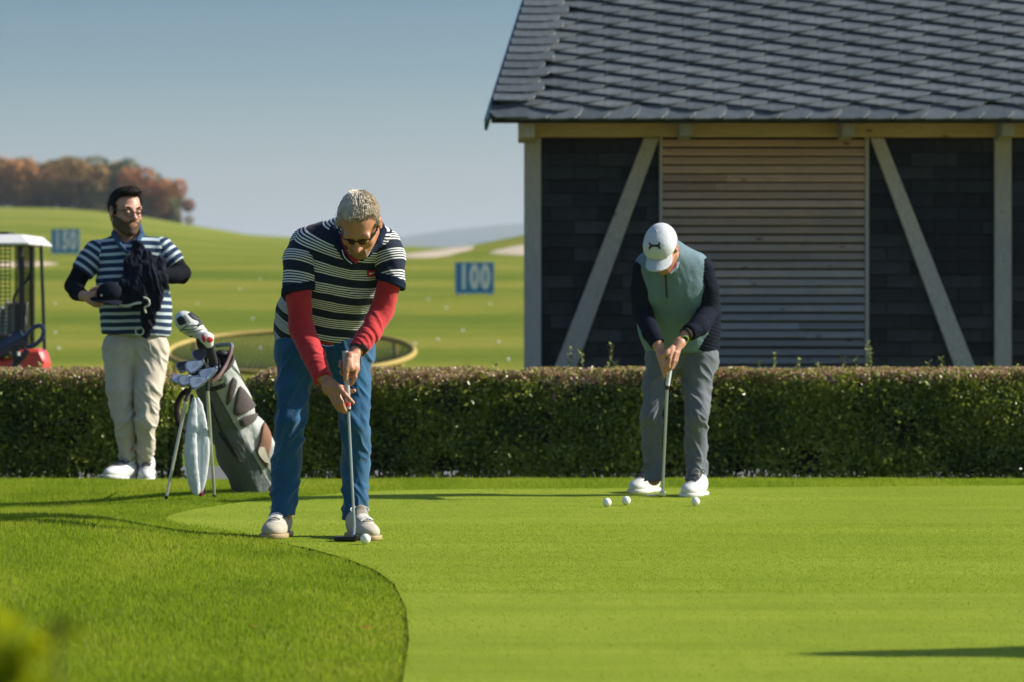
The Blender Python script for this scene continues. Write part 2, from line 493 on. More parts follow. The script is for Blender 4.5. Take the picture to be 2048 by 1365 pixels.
def gz(x, y):
    x = np.asarray(x, float); y = np.asarray(y, float)
    z = np.interp(y, GD, GZ)
    ridge = np.interp(x * 500 / np.maximum(y, 60), RX, RZ)
    t = np.clip((y - 137) / (500 - 137), 0, 1)
    z = np.where(y > 137, 2.35 + (ridge - 2.35) * t, z)
    z = np.where(y > 500, ridge - (y - 500) * .02, z)
    # low hill with sand on the right of the range
    hill = sstep(x, -9, 5) * np.exp(-((y - 172) / 16.0) ** 2)
    z = z + hill * np.interp(x, [-9, -4.8, .5, 8, 40], [0, .6, 1.3, 1.9, 2.4]) * 1.05
    # soft mound in the rough to the left of the green
    m = sstep(-x, .75, 2.1) * sstep(17.6 - y, 0, 1.6) * .085
    sel = m > 1e-4
    if np.any(sel):               # the mound dies out before it reaches the green
        sh = m.shape; mf = np.atleast_1d(m).astype(float).ravel(); xf = np.atleast_1d(x).ravel(); yf = np.atleast_1d(y).ravel(); ix = np.nonzero(mf > 1e-4)[0]
        gd_ = green_dist(xf[ix], yf[ix]); gd_[in_green(xf[ix], yf[ix])] = 0; mf[ix] *= sstep(gd_, .02, .6); m = mf.reshape(sh)
    m2 = -.035 * sstep(-x, 1.5, 2.3) * np.exp(-((y - 19.1) / .9) ** 2)
    z = z + m + m2 + sstep(-x, .4, 1.2) * .008 * np.sin(y * 1.7 + x) * sstep(24 - y, 0, 2)
    return z
def sheet(xs, ys, zf):
    X, Y = np.meshgrid(xs, ys); Z = zf(X.ravel(), Y.ravel())
    V = np.stack([X.ravel(), Y.ravel(), Z], 1); nx, ny = len(xs), len(ys)
    i = np.arange(nx - 1)[None] + np.arange(ny - 1)[:, None] * nx; i = i.ravel()
    return V, np.stack([i, i + 1, i + nx + 1, i + nx], 1)

def grass_mat(name, stops, fine=160, bumpd=.012, patch=1.2, stripes=None, rough=.75):
    m = N(name); v = m.coords(); 
    n1 = m.noise(v, patch, 5, .6); n2 = m.noise(v, fine, 3, .7)
    n3 = m.noise(m.coords('Object', (1, .35, 1)), 7, 5, .65)
    f = m.math('ADD', m.math('MULTIPLY', n1, .45), m.math('ADD', m.math('MULTIPLY', n2, .3), m.math('MULTIPLY', n3, .25)))
    if stripes: f = m.math('ADD', f, stripes(m))
    c = m.ramp(f, stops)
    m.set(Base_Color=c, Roughness=rough); m.b.inputs['Specular IOR Level'].default_value = .04
    m.bump(m.math('ADD', n2, m.math('MULTIPLY', m.noise(v, fine * 3, 2), .6)), bumpd)
    return m.m
def green_streaks(m):            # mowing lines and rolled streaks, running across
    n = m.noise(m.coords('Object', (.25, 3.2, 0)), 1.0, 5, .6); n2 = m.noise(m.coords('Object', (.9, 22, 0)), 1.0, 3, .6)
    return m.math('ADD', m.math('MULTIPLY', m.math('SUBTRACT', n, .5), .6), m.math('MULTIPLY', m.math('SUBTRACT', n2, .5), .22))
def range_stripes(m):            # broad mown and dry bands across the range
    n = m.noise(m.coords('Object', (.012, .075, 0)), 1.0, 3, .55)
    n2 = m.noise(m.coords('Object', (.35, .9, 0)), 1.0, 3, .6)
    return m.math('ADD', m.math('MULTIPLY', m.math('SUBTRACT', n, .5), 1.0), m.math('MULTIPLY', m.math('SUBTRACT', n2, .5), .35))
MAT_GREEN = grass_mat('putting_turf', [(.30, (.168, .225, .020)), (.5, (.215, .275, .026)), (.70, (.265, .32, .038))], fine=210, bumpd=.002, patch=.8, stripes=green_streaks)
MAT_ROUGH = grass_mat('rough_soil_turf', [(.3, (.11, .16, .012)), (.5, (.15, .21, .015)), (.72, (.20, .25, .02))], fine=120, bumpd=.02)
MAT_RANGE = grass_mat('range_turf', [(.25, (.11, .16, .014)), (.45, (.165, .205, .022)), (.58, (.23, .245, .032)), (.78, (.30, .27, .055))], fine=25, bumpd=.03, patch=.2, stripes=range_stripes)

V, Q = sheet(np.arange(-8, 12.01, .1), np.arange(1.0, 24.31, .1), gz)
V[:, 2] -= .004
mk('ground', V, Q, MAT_ROUGH, kind='structure')
# golf green: flat sheet, a finger's breadth lower than the grass round it
gp3 = [(x, y, .004) for x, y in GREEN]
bm = bmesh.new(); bm.faces.new([bm.verts.new(p) for p in gp3]); bmesh.ops.triangulate(bm, faces=bm.faces[:])
me = bpy.data.meshes.new('golf_green'); bm.to_mesh(me); bm.free(); me.materials.append(MAT_GREEN)
me.polygons.foreach_set('use_smooth', np.zeros(len(me.polygons), bool))
def fix_up(me):
    bm = bmesh.new(); bm.from_mesh(me)
    bm.normal_update()
    for f_ in bm.faces:
        if f_.normal.z < 0: f_.normal_flip()
    bm.to_mesh(me); bm.free()
fix_up(me); inst('golf_green', me, (0, 0, 0), kind='structure')
# the far ground: one sheet from the path to beyond the ridge
ys = np.concatenate([np.arange(24.3, 60, .6), np.arange(60, 200, 2.5), np.arange(200, 520, 10), np.arange(520, 1001, 60)])
us = np.linspace(-1, 1, 121)
Y = np.repeat(ys, len(us)); X = np.tile(us, len(ys)) * (Y * .55 + 20)
V = np.stack([X, Y, gz(X, Y)], 1); nx = len(us)
i = (np.arange(nx - 1)[None] + np.arange(len(ys) - 1)[:, None] * nx).ravel()
mk('range_field', V, np.stack([i, i + 1, i + nx + 1, i + nx], 1), MAT_RANGE, kind='structure')
# wide plain below, out to the horizon
MAT_PLAIN = simple('plain_fields', (.12, .15, .06), .9, var=.5, vs_=.002)
V, Q = sheet(np.linspace(-9000, 9000, 31), np.linspace(-2000, 14000, 41), lambda x, y: np.full(len(x), -14.0))
mk('plain', V, Q, MAT_PLAIN, kind='structure')
# path of grey pavers behind the hedge
MAT_PATH = simple('path_concrete', (.13, .13, .13), .85, var=.2, vs_=6, bump=.004, bs=80)
V, Q = sheet(np.linspace(-9, 12, 40), np.linspace(24.5, 27.2, 8), lambda x, y: gz(x, y) + .012)
mk('path', V, Q, MAT_PATH, kind='structure')
# sand bunkers
MAT_SAND = simple('bunker_sand', (.52, .42, .31), .95, var=.15, vs_=1.5, bump=.02, bs=8)
def bunker(cx, cy, rx, ry, seed, lift=.05):
    r_ = random.Random(seed); n = 40; ph = [r_.uniform(0, 6.3) for _ in range(3)]
    V = [(cx, cy, float(gz(cx, cy)) + lift)]; Fc = []
    for ring in (.35, .7, 1.0):
        for k in range(n):
            a = 2 * math.pi * k / n; s_ = ring * (1 + .16 * math.sin(2 * a + ph[0]) + .1 * math.sin(3 * a + ph[1]))
            x, y = cx + rx * s_ * math.cos(a), cy + ry * s_ * math.sin(a)
            V.append((x, y, float(gz(x, y)) + (lift if ring < 1 else -.02)))
    for k in range(n): Fc.append((0, 1 + k, 1 + (k+1) % n))
    for r in range(2):
        for k in range(n): Fc.append((1 + r*n + k, 1 + (r+1)*n + k, 1 + (r+1)*n + (k+1) % n, 1 + r*n + (k+1) % n))
    return mk('bunker', V, Fc, MAT_SAND, kind='structure')
bunker(-3.3, 161, 1.75, 9.0, 2); bunker(.6, 155, 1.7, 5.0, 5); bunker(-16.9, 130, 1.3, 4.5, 8)
# far hills, blue only because of the air in between
MAT_FAR = simple('far_forest_hills', (.05, .08, .04), .95, var=.4, vs_=.004)
xs = np.linspace(-5200, 5200, 105)
def fh(x, y):
    prof = 62 + 16 * np.sin(x / 700 + 1.2) + 9 * np.sin(x / 270) + 5 * np.sin(x / 120 + 2) + 12 * sstep(x, -500, 300) * sstep(1500 - x, 0, 900)
    return -16 + prof * np.exp(-((y - 6200) / 700.) ** 2) * 1.55
V, Q = sheet(xs, np.linspace(4800, 7800, 22), fh)
mk('hills', V, Q, MAT_FAR, kind='structure')
# the air
hz = bpy.data.materials.new('air'); hz.use_nodes = True; t = hz.node_tree; t.nodes.clear()
ho = t.nodes.new('ShaderNodeOutputMaterial'); pv = t.nodes.new('ShaderNodeVolumePrincipled')
pv.inputs['Density'].default_value = 1.5e-4; pv.inputs['Color'].default_value = (.78, .88, 1, 1); pv.inputs['Anisotropy'].default_value = .2
t.links.new(pv.outputs[0], ho.inputs['Volume'])
HZ = MB(); HZ.box((-9500, -2500, -18), (9500, 14500, 170)); HZ.build('haze', hz, kind='stuff')

# ------------------------------------------------------------------ grass blades
MB_ = N('grass_blade'); at = MB_.n('Attribute', attribute_name='tint')
cc = MB_.ramp(at.outputs['Fac'], [(0, (.095, .145, .012)), (.35, (.19, .265, .018)), (.75, (.26, .33, .028)), (.97, (.34, .35, .05)), (1, (.42, .36, .16))])
MB_.set(Base_Color=cc, Roughness=.55); MB_.b.inputs['Specular IOR Level'].default_value = .12
tr = MB_.n('BsdfTranslucent'); mx = MB_.n('MixShader', i_0=.5)
MB_.l(MB_.mix(1, cc, (1.15, 1.25, .55), 'MULTIPLY'), tr.inputs[0])
MB_.l(MB_.b.outputs[0], mx.inputs[1]); MB_.l(tr.outputs[0], mx.inputs[2]); MB_.l(mx.outputs[0], MB_.o.inputs[0])
MAT_BLADE = MB_.m
def blades(name, x, y, z, h, wd, mat, lean=.5, bend=True, tint=None):
    n = len(x); a = rng.uniform(0, 2 * np.pi, n); l = rng.normal(0, lean, n) * h; b = rng.uniform(0, 2 * np.pi, n)
    side = np.stack([np.cos(a), np.sin(a), np.zeros(n)], 1) * wd[:, None] * .5
    root = np.stack([x, y, z], 1); up = np.stack([np.cos(b) * l, np.sin(b) * l, h], 1)
    V = np.empty((n, 5, 3)); mid = root + up * .5; mid[:, 2] += h * .08
    V[:, 0] = root - side; V[:, 1] = root + side; V[:, 2] = mid + side * .8; V[:, 3] = mid - side * .8; V[:, 4] = root + up * 1.0
    k = np.arange(n) * 5
    T = np.concatenate([np.stack([k, k+1, k+2], 1), np.stack([k, k+2, k+3], 1), np.stack([k+3, k+2, k+4], 1)])
    t_ = rng.uniform(0, 1, n) if tint is None else tint
    return mk(name, V.reshape(-1, 3), T.astype(np.int32), mat, smooth=False, attrs={'tint': np.repeat(t_, 5)}, kind='stuff')
def scatter(n, y0, y1, pad=.35, xr=None):
    y = rng.uniform(y0, y1, n); hw = y * .1334 + pad
    x = rng.uniform(-1, 1, n) * hw
    return x, y
def make_rough():
    x, y = [], []
    for (n, a, b) in ((150000, 8.5, 12), (330000, 12, 17), (330000, 17, 20.2), (260000, 19.6, 22.8)):
        xx, yy = scatter(n, a, b); x.append(xx); y.append(yy)
    x = np.concatenate(x); y = np.concatenate(y)
    jx = rng.normal(0, .012, len(x)); jy = rng.normal(0, .06, len(x)); k = ~in_green(x + jx, y + jy); x, y = x[k], y[k]
    gd = green_dist(x, y)
    pn = fbm(np.stack([x * 2.2, y * 1.2, x * 0], 1), 3, 3); ph = vnoise(np.stack([x * 6, y * 4, x * 0], 1), 8)
    h = (.013 + .009 * rng.random(len(x)) + .007 * ph) * np.clip(.62 + gd * 1.0, 0, 1.05)
    h *= np.where(rng.random(len(x)) < .012, 1.6, 1) * np.where((y > 19.8), 1.35, 1)
    wd = rng.uniform(.0018, .0034, len(x))
    tint = np.clip(rng.normal(.64, .14, len(x)) + (pn - .5) * .9, 0, .97); tint[rng.random(len(x)) < .006] = 1
    blades('rough_grass', x, y, gz(x, y) - .004, h, wd, MAT_BLADE, .55, tint=tint)
make_rough()
def make_short():
    x, y = [], []
    for (n, a, b) in ((40000, 9.5, 13), (150000, 13, 17), (60000, 17, 20.4)):
        xx, yy = scatter(n, a, b, .1); x.append(xx); y.append(yy)
    x = np.concatenate(x); y = np.concatenate(y); k = in_green(x, y); x, y = x[k], y[k]
    pn = fbm(np.stack([x * 1.1, y * .5, x * 0], 1), 13, 3)
    h = rng.uniform(.003, .006, len(x)); wd = rng.uniform(.0018, .003, len(x))
    tint = np.clip(rng.normal(.66, .05, len(x)) + (pn - .5) * .3, 0, .965)
    blades('green_turf', x, y, np.full(len(x), .003), h, wd, MAT_BLADE, .8, tint=tint)
make_short()
# ------------------------------------------------------------------ timber framed building
DW = 32.0; SW = F / DW
def WX(px): return (px - 1024) / SW
def WZ(py): return CAM_H - (py - 598) / SW
def wood(name, fresh, grey, z0, z1, grain=(1, 1, 14), dark=.5, gscale=9):
    m = N(name); g = m.n('NewGeometry'); sp = m.n('SeparateXYZ'); m.l(g.outputs['Position'], sp.inputs[0])
    mp = m.n('Mapping'); m.l(g.outputs['Position'], mp.inputs[0]); mp.inputs['Scale'].default_value = grain
    n1 = m.noise(mp.outputs[0], gscale, 6, .65); n2 = m.noise(g.outputs['Position'], 1.7, 4, .6)
    oi = m.n('ObjectInfo')
    zz = m.math('ADD', sp.outputs['Z'], m.math('MULTIPLY', m.math('SUBTRACT', n2, .5), 1.1))
    mr = m.n('MapRange'); m.l(zz, mr.inputs[0]); mr.inputs[1].default_value = z0; mr.inputs[2].default_value = z1
    c = m.mix(mr.outputs[0], grey, fresh)
    c = m.mix(.65, c, m.ramp(n1, [(.25, dark), (.6, 1.0)]), 'MULTIPLY')
    c = m.mix(.6, c, m.ramp(oi.outputs['Random'], [(0, .5), (1, 1.2)]), 'MULTIPLY')
    vo = m.n('TexVoronoi'); vo.inputs['Scale'].default_value = 3.1; mp2 = m.n('Mapping'); m.l(g.outputs['Position'], mp2.inputs[0]); mp2.inputs['Scale'].default_value = (1, 1, 2.2); m.l(mp2.outputs[0], vo.inputs['Vector'])
    knot = m.ramp(vo.outputs['Distance'], [(.04, (.20, .08, .03)), (.13, (1, 1, 1))])
    c = m.mix(.75, c, knot, 'MULTIPLY')
    m.set(Base_Color=c, Roughness=.85); m.b.inputs['Specular IOR Level'].default_value = .2
    m.bump(n1, .004); return m.m
MAT_BEAM = wood('oak_top_plate', (.62, .42, .20), (.50, .34, .18), 1.5, 2.2, (.8, 6, 14))
MAT_POST = wood('weathered_timber', (.62, .51, .39), (.38, .38, .40), 1.3, 2.6, (12, 12, .8))
MAT_BRACE = wood('weathered_brace', (.62, .51, .39), (.38, .38, .40), 1.1, 2.5, (6, 6, 2.0))
MAT_BOARD = wood('louvre_board', (.80, .48, .26), (.27, .29, .32), .9, 2.4, (.7, 8, 22), dark=.45)
m_ = N('facade_slate'); oi = m_.n('ObjectInfo'); c_ = m_.ramp(oi.outputs['Random'], [(0, (.013, .015, .017)), (.5, (.024, .027, .031)), (1, (.042, .046, .050))])
c_ = m_.mix(.5, c_, m_.ramp(m_.noise(m_.coords(), 9, 5), [(.3, .55), (.7, 1.2)]), 'MULTIPLY'); m_.set(Base_Color=c_, Roughness=.62); m_.b.inputs['Specular IOR Level'].default_value = .15; m_.bump(m_.noise(m_.coords(), 40, 5), .003); MAT_WSLATE = m_.m
m_ = N('roof_slate'); oi = m_.n('ObjectInfo'); c_ = m_.ramp(oi.outputs['Random'], [(0, (.088, .104, .116)), (.5, (.108, .126, .140)), (1, (.135, .152, .165))])
c_ = m_.mix(.5, c_, m_.ramp(m_.noise(m_.coords(), 14, 5), [(.3, .6), (.7, 1.15)]), 'MULTIPLY'); m_.set(Base_Color=c_, Roughness=.5); m_.b.inputs['Specular IOR Level'].default_value = .4; m_.bump(m_.noise(m_.coords(), 30, 5), .003); MAT_RSLATE = m_.m
MAT_REDGE = simple('slate_lit_cut_edge', (.34, .35, .34), .6, var=.3, vs_=40)  # pale cut edge, with the sun's glint on it painted into the colour
MAT_UNDER = simple('dark_underlay', (.012, .013, .015), .9)
MAT_TRIM = simple('verge_metal', (.07, .16, .22), .35, metal=.7)

shed = empty('half_timbered_building', (.1, DW, -.17), 'dark slate clad half timbered building with grey slate roof behind the hedge', 'building')
wallZ0, wallZ1 = -.25, 2.46
wm = MB(); wm.box((.12, DW + .06, wallZ0), (7.2, DW + .2, wallZ1)).box((.12, DW + .2, wallZ0), (.26, DW + 5.8, wallZ1)).box((7.06, DW + .2, wallZ0), (7.2, DW + 5.8, wallZ1)).box((.26, DW + 5.66, wallZ0), (7.06, DW + 5.8, wallZ1))
wall = wm.build('wall', MAT_UNDER, shed)
_wsl = {}
def wslate(x0, x1, z0, z1, rr):
    wd, hh = round(x1 - x0, 3), round(z1 - z0, 3); key = (wd, hh)
    if key not in _wsl:
        hh -= .007; mb = MB(); g = .004; y0, y1 = -.012, -.000     # lower edge stands proud of the course below
        V = [(g, y0 - .010, 0), (wd - g, y0 - .010, 0), (wd - g, y1 - .004, hh), (g, y1 - .004, hh), (g, .004, 0), (wd - g, .004, 0), (wd - g, .004, hh), (g, .004, hh)]
        mb.add(V, [(0, 1, 2, 3), (5, 4, 7, 6), (0, 4, 5, 1), (1, 5, 6, 2), (2, 6, 7, 3), (3, 7, 4, 0)])
        _wsl[key] = mesh_data('wall_slate', mb.v, mb.f, MAT_WSLATE, False)
    inst('wall_slate', _wsl[key], (x0, DW + .052 + rr.uniform(-.002, .002), z0), wall, rot=(0, rr.uniform(-.004, .004), 0))
rr = random.Random(3)
def slate_bay(xa, xb, za, zb, off):
    r = 0; z = zb
    while z > za:
        z0 = z - .113; x = xa - off - (.2 if r % 2 else 0)
        while x < xb - .01:
            x1 = min(x + .4, xb); a = max(x, xa)
            if x1 - a > .02: wslate(a, x1, max(z0, za), z, rr)
            x += .4
        z = z0; r += 1
slate_bay(WX(1081), WX(1320), .3, 2.335, .12)
slate_bay(WX(1738), WX(1990), .3, 2.335, .25)
slate_bay(WX(2023), 5.0, .3, 2.335, .05)
# timbers
def timber(name, x0, x1, z0, z1, y0=DW - .01, y1=DW + .11, mat=MAT_POST, bev=.006, **kw):
    return MB().box((x0, y0, z0), (x1, y1, z1)).build(name, mat, shed, bevel=bev, **kw)
timber('post', WX(1048), WX(1082), -.25, 2.345)
timber('post', WX(1989), WX(2023), -.25, 2.345)
timber('post', 6.95, 7.1, -.25, 2.345)
timber('window_post', WX(1319), WX(1325), -.2, 2.345, DW - .004, DW + .1)
timber('window_post', WX(1730), WX(1738), -.2, 2.345, DW - .004, DW + .1)
timber('top_plate', WX(1042), 7.2, 2.348, 2.50, DW - .03, DW + .15, MAT_BEAM)
def brace(xt0, xt1, xb0, xb1, zt=2.34, zb=.40):
    # continued below the hedge line down to the sill
    k = (zt - (-.2)) / (zt - zb); q = lambda t, b: t + (b - t) * k
    mb = MB(); mb.prism([(xt0, zt), (xt1, zt), (q(xt1, xb1), -.2), (q(xt0, xb0), -.2)], DW - .016, DW + .07)
    return mb.build('brace', MAT_BRACE, shed, bevel=.005)
brace(WX(1288), WX(1318), WX(1106), WX(1150))
brace(WX(1741), WX(1768), WX(1912), WX(1953))
timber('sill_beam', WX(1082) , WX(1989), -.25, -.1, DW - .012, DW + .1, MAT_POST)
# louvre of narrow boards
lou = MB().box((WX(1325), DW + .035, -.1), (WX(1730), DW + .05, 2.34)).build('louvre', MAT_UNDER, shed)
zz = 2.325; r = 0
while zz > .2:
    cuts = [WX(1325) + .002, WX(1730) - .002]
    if rr.random() < .45: cuts.insert(1, rr.uniform(cuts[0] + .35, cuts[1] - .35))
    for i in range(len(cuts) - 1):
        L = cuts[i+1] - cuts[i] - .003; hb = .056 + rr.uniform(-.003, .003)
        V = []
        for x in (0, L): V += [(x, -.022, 0), (x, -.027, .008), (x, .004, hb), (x, .020, hb), (x, .0, 0)]
        Fc = [(0, 1, 2, 3, 4), (9, 8, 7, 6, 5)] + [(k, (k+1) % 5, (k+1) % 5 + 5, k + 5) for k in range(5)]
        mb = MB(); mb.add(V, Fc); me_ = mesh_data('board', mb.v, mb.f, MAT_BOARD, False)
        bm = bmesh.new(); bm.from_mesh(me_); bmesh.ops.recalc_face_normals(bm, faces=bm.faces); bm.to_mesh(me_); bm.free()
        inst('board', me_, (cuts[i], DW + .012 + rr.uniform(-.003, .003), zz - hb), lou, rot=(rr.uniform(-.03, .03), rr.uniform(-.0015, .0015), 0))
    zz -= .0725; r += 1
# roof
c45 = math.cos(math.radians(45)); RO = np.array([0, 31.3, 2.475])
def RP(x, s, n=0): return RO + np.array([x, s * c45 - n * c45, s * c45 + n * c45])
SL = 4.9                                     # slope length to the ridge
verge = lambda s: -.19 + .212 * s
rb = MB()
pts = [(verge(0) + .02, 0.0), (7.5, 0.0), (7.5, SL), (verge(SL) + .02, SL)]
V = [RP(x, s, -.004) for x, s in pts] + [RP(x, s, -.06) for x, s in pts]
rb.add(V, [(0, 1, 2, 3), (7, 6, 5, 4), (0, 4, 5, 1), (1, 5, 6, 2), (2, 6, 7, 3), (3, 7, 4, 0)])
yr, zr = RP(0, SL, 0)[1:]
xe = verge(SL)
rb.add([(xe, yr, zr), (7.5, yr, zr), (7.5, 2*yr - 31.3, 2.47), (.45, 2*yr - 31.3, 2.47), (xe, yr, zr - .09), (7.5, yr, zr - .09), (7.5, 2*yr - 31.3, 2.4), (.45, 2*yr - 31.3, 2.4)],
       [(0, 1, 2, 3), (7, 6, 5, 4), (0, 4, 5, 1), (1, 5, 6, 2), (2, 6, 7, 3), (3, 7, 4, 0)])
roof = rb.build('roof', MAT_UNDER, shed)
gm = MB(); gm.prism([(0, 0)] * 3, 0, 0) if False else None
gm.add([(.2, DW + .1, 2.47), (.2, DW + 5.8, 2.47), (.2, yr, zr - .35), (.24, DW + .1, 2.47), (.24, DW + 5.8, 2.47), (.24, yr, zr - .35)], [(0, 2, 1), (3, 4, 5), (0, 1, 4, 3), (1, 2, 5, 4), (2, 0, 3, 5)])
gm.build('gable', MAT_WSLATE, shed)
def slate_mesh(kind):
    th = .016
    if kind == 'diamond':
        a = np.array([.222, -.057]); b = np.array([.222, .091])
        L = -.0 * a; pts = [np.array([0, 0.]), a * .5, a * .93]
        for t in (.12, .3, .5, .7, .88): pts.append(a + b * t + np.array([.55, -1.0]) * .024 * math.sin(math.pi * t ** .8))
        pts += [a + b + np.array([.012, .006]), b + a * .5 + np.array([0.012, .03]), b + np.array([0, .035]), b * .5 + np.array([-.018, .012])]
        lift = lambda p: .050 - .27 * (p[1] + .057) + .012 * p[0]
    elif kind == 'eave':
        pts = [np.array(p) for p in [(0, -.005), (.12, -.008), (.21, 0.0), (.238, .03), (.262, .075), (.272, .12), (.27, .155), (.03, .155), (.012, .09)]]
        lift = lambda p: .010 + .035 * p[0] - .03 * p[1]
    elif kind == 'eave_back':
        pts = [np.array(p) for p in [(.03, .155), (.03, .10), (.055, .05), (.09, .0), (.36, -.005), (.36, .155)]]
        lift = lambda p: .016 + .02 * p[0] - .03 * p[1]
    else:                                    # border course along the verge, square end with a rounded tip
        Lb = .40; pts = [np.array(p) for p in [(0, 0), (Lb * .6, -.003), (Lb * .86, .012), (Lb * .96, .035), (Lb * .99, .07), (Lb * .99, .125), (0, .125)]]
        lift = lambda p: .032 - .12 * p[1]
    V = []
    for t in (0, -th):
        for p in pts: V.append((p[0], p[1], lift(p) + t))
    n = len(pts)
    Fc = [tuple(range(n)), tuple(range(2*n - 1, n - 1, -1))] + [(i, i + n, (i+1) % n + n, (i+1) % n) for i in range(n)]
    me = mesh_data('slate', V, Fc, MAT_RSLATE, False); me.materials.append(MAT_REDGE)
    for i in range(n):
        if (kind == 'diamond' and 2 <= i <= 8) or (kind == 'eave' and 2 <= i <= 5) or (kind == 'border' and 1 <= i <= 4): me.polygons[2 + i].material_index = 1
    bm = bmesh.new(); bm.from_mesh(me); bmesh.ops.recalc_face_normals(bm, faces=bm.faces); bm.to_mesh(me); bm.free()
    return me
RS = {k: slate_mesh(k) for k in ('diamond', 'eave', 'border', 'eave_back')}
RX_ = math.radians(45)
def put_slate(kind, x, s, z=0, sc_=1):
    inst('slate', RS[kind], RP(x, s, z + rr.uniform(-.001, .0015)), roof, rot=(RX_ + rr.uniform(-.008, .008), rr.uniform(-.010, .010), rr.uniform(-.010, .010)), scale=(sc_, 1, 1))
far_slates = []; nd = 0
for i in range(-2, 40):
    for j in range(-40, 60):
        x = -.10 + i * .222; s = .16 - i * .057 + j * .148
        if s < .085 or s > SL - .15 or x < verge(s) + .04 or x > 7.2: continue
        if s < 1.72 and x < 4.35: put_slate('diamond', x, s); nd += 1
        else: far_slates.append((x, s))
tv = np.array([v.co[:] for v in RS['diamond'].vertices]); tf = [tuple(p.vertices) for p in RS['diamond'].polygons]
fm = MB()
for x, s in far_slates:
    fm.add([RP(x + p[0], s + p[1], p[2] + .001) for p in tv], tf)
fm.build('slates_towards_ridge', MAT_RSLATE, roof, kind='stuff')
for k in range(20): put_slate('eave' if k > 0 else 'eave_back', -.165 + k * .235 - (.06 if k == 0 else 0), -.028, .014)
put_slate('eave_back', -.155 + .03, -.026, .004)
s = .13; k = 0
while s < 1.75:
    put_slate('border', verge(s) + .012, s, .052, 1.0 if k % 2 else .86); s += .098; k += 1
vt = MB()
def strip(x0, s0, x1, s1, w_, n0, n1):
    a = [RP(x0, s0, n0), RP(x0 + w_, s0, n0), RP(x0 + w_, s0, n1), RP(x0, s0, n1)]; b = [RP(x1, s1, n0), RP(x1 + w_, s1, n0), RP(x1 + w_, s1, n1), RP(x1, s1, n1)]
    vt.add(a + b, [(0, 1, 2, 3), (7, 6, 5, 4), (0, 4, 5, 1), (1, 5, 6, 2), (2, 6, 7, 3), (3, 7, 4, 0)])
strip(verge(0) - .035, -.07, verge(SL) - .035, SL, .024, -.075, .055)
vt.build('verge_trim', MAT_TRIM, shed)
MB().box((-.15, 31.36, 2.37), (7.4, 31.385, 2.452)).build('fascia', MAT_BEAM, shed) if False else None
# soffit boards and rafter ends
for px, w_ in ((1036, .135), (1355, .10), (1675, .10), (1990, .10), (2320, .10), (2640, .10)):
    x0 = WX(px); h0 = .165 if px > 1100 else .185
    y0 = 31.52 if px > 1100 else 31.45
    mb = MB(); mb.prism([(0, 0)] * 0, 0, 0) if False else None
    zt = 2.495
    mb.add([(x0, y0, zt - h0 + .01), (x0 + w_, y0, zt - h0 + .01), (x0 + w_, y0, zt - .01), (x0, y0, zt - .01),
            (x0, DW - .032, zt - h0 - .015), (x0 + w_, DW - .032, zt - h0 - .015), (x0 + w_, DW - .032, zt), (x0, DW - .032, zt)],
           [(0, 1, 2, 3), (7, 6, 5, 4), (0, 4, 5, 1), (1, 5, 6, 2), (2, 6, 7, 3), (3, 7, 4, 0)])
    mb.build('rafter_end', MAT_POST, shed, bevel=.006)

# ------------------------------------------------------------------ hedges
m_ = N('hedge_leaf'); at = m_.n('Attribute', attribute_name='tint')
cc = m_.ramp(at.outputs['Fac'], [(0, (.05, .085, .010)), (.3, (.135, .185, .02)), (.55, (.28, .32, .035)), (.62, (.30, .32, .05)), (.70, (.26, .13, .07)), (.84, (.42, .26, .17)), (.95, (.60, .45, .28)), (1, (.45, .33, .08))])
m_.set(Base_Color=cc, Roughness=.33); m_.b.inputs['Specular IOR Level'].default_value = .5
tr = m_.n('BsdfTranslucent'); mx = m_.n('MixShader', i_0=.42); m_.l(cc, tr.inputs[0]); m_.l(m_.b.outputs[0], mx.inputs[1]); m_.l(tr.outputs[0], mx.inputs[2]); m_.l(mx.outputs[0], m_.o.inputs[0])
MAT_HLEAF = m_.m
MAT_TWIG = simple('hedge_twigs', (.035, .028, .018), .9, var=.5, vs_=40)
def leaf_cloud(p, nrm, size, tint):
    n = len(p); u = rng.normal(size=(n, 3)); u /= np.linalg.norm(u, axis=1)[:, None]
    nn = nrm + rng.normal(0, .75, (n, 3)); nn /= np.linalg.norm(nn, axis=1)[:, None]
    a = np.cross(nn, u); a /= np.linalg.norm(a, axis=1)[:, None]; b = np.cross(nn, a)
    s_ = size[:, None]
    V = np.empty((n, 4, 3)); V[:, 0] = p - a * s_ * .55; V[:, 1] = p + b * s_ * .3 + nn * s_ * .08; V[:, 2] = p + a * s_ * .55; V[:, 3] = p - b * s_ * .3 + nn * s_ * .08
    k = np.arange(n) * 4
    return V.reshape(-1, 3), np.concatenate([np.stack([k, k+1, k+2], 1), np.stack([k, k+2, k+3], 1)]), np.repeat(tint, 4)
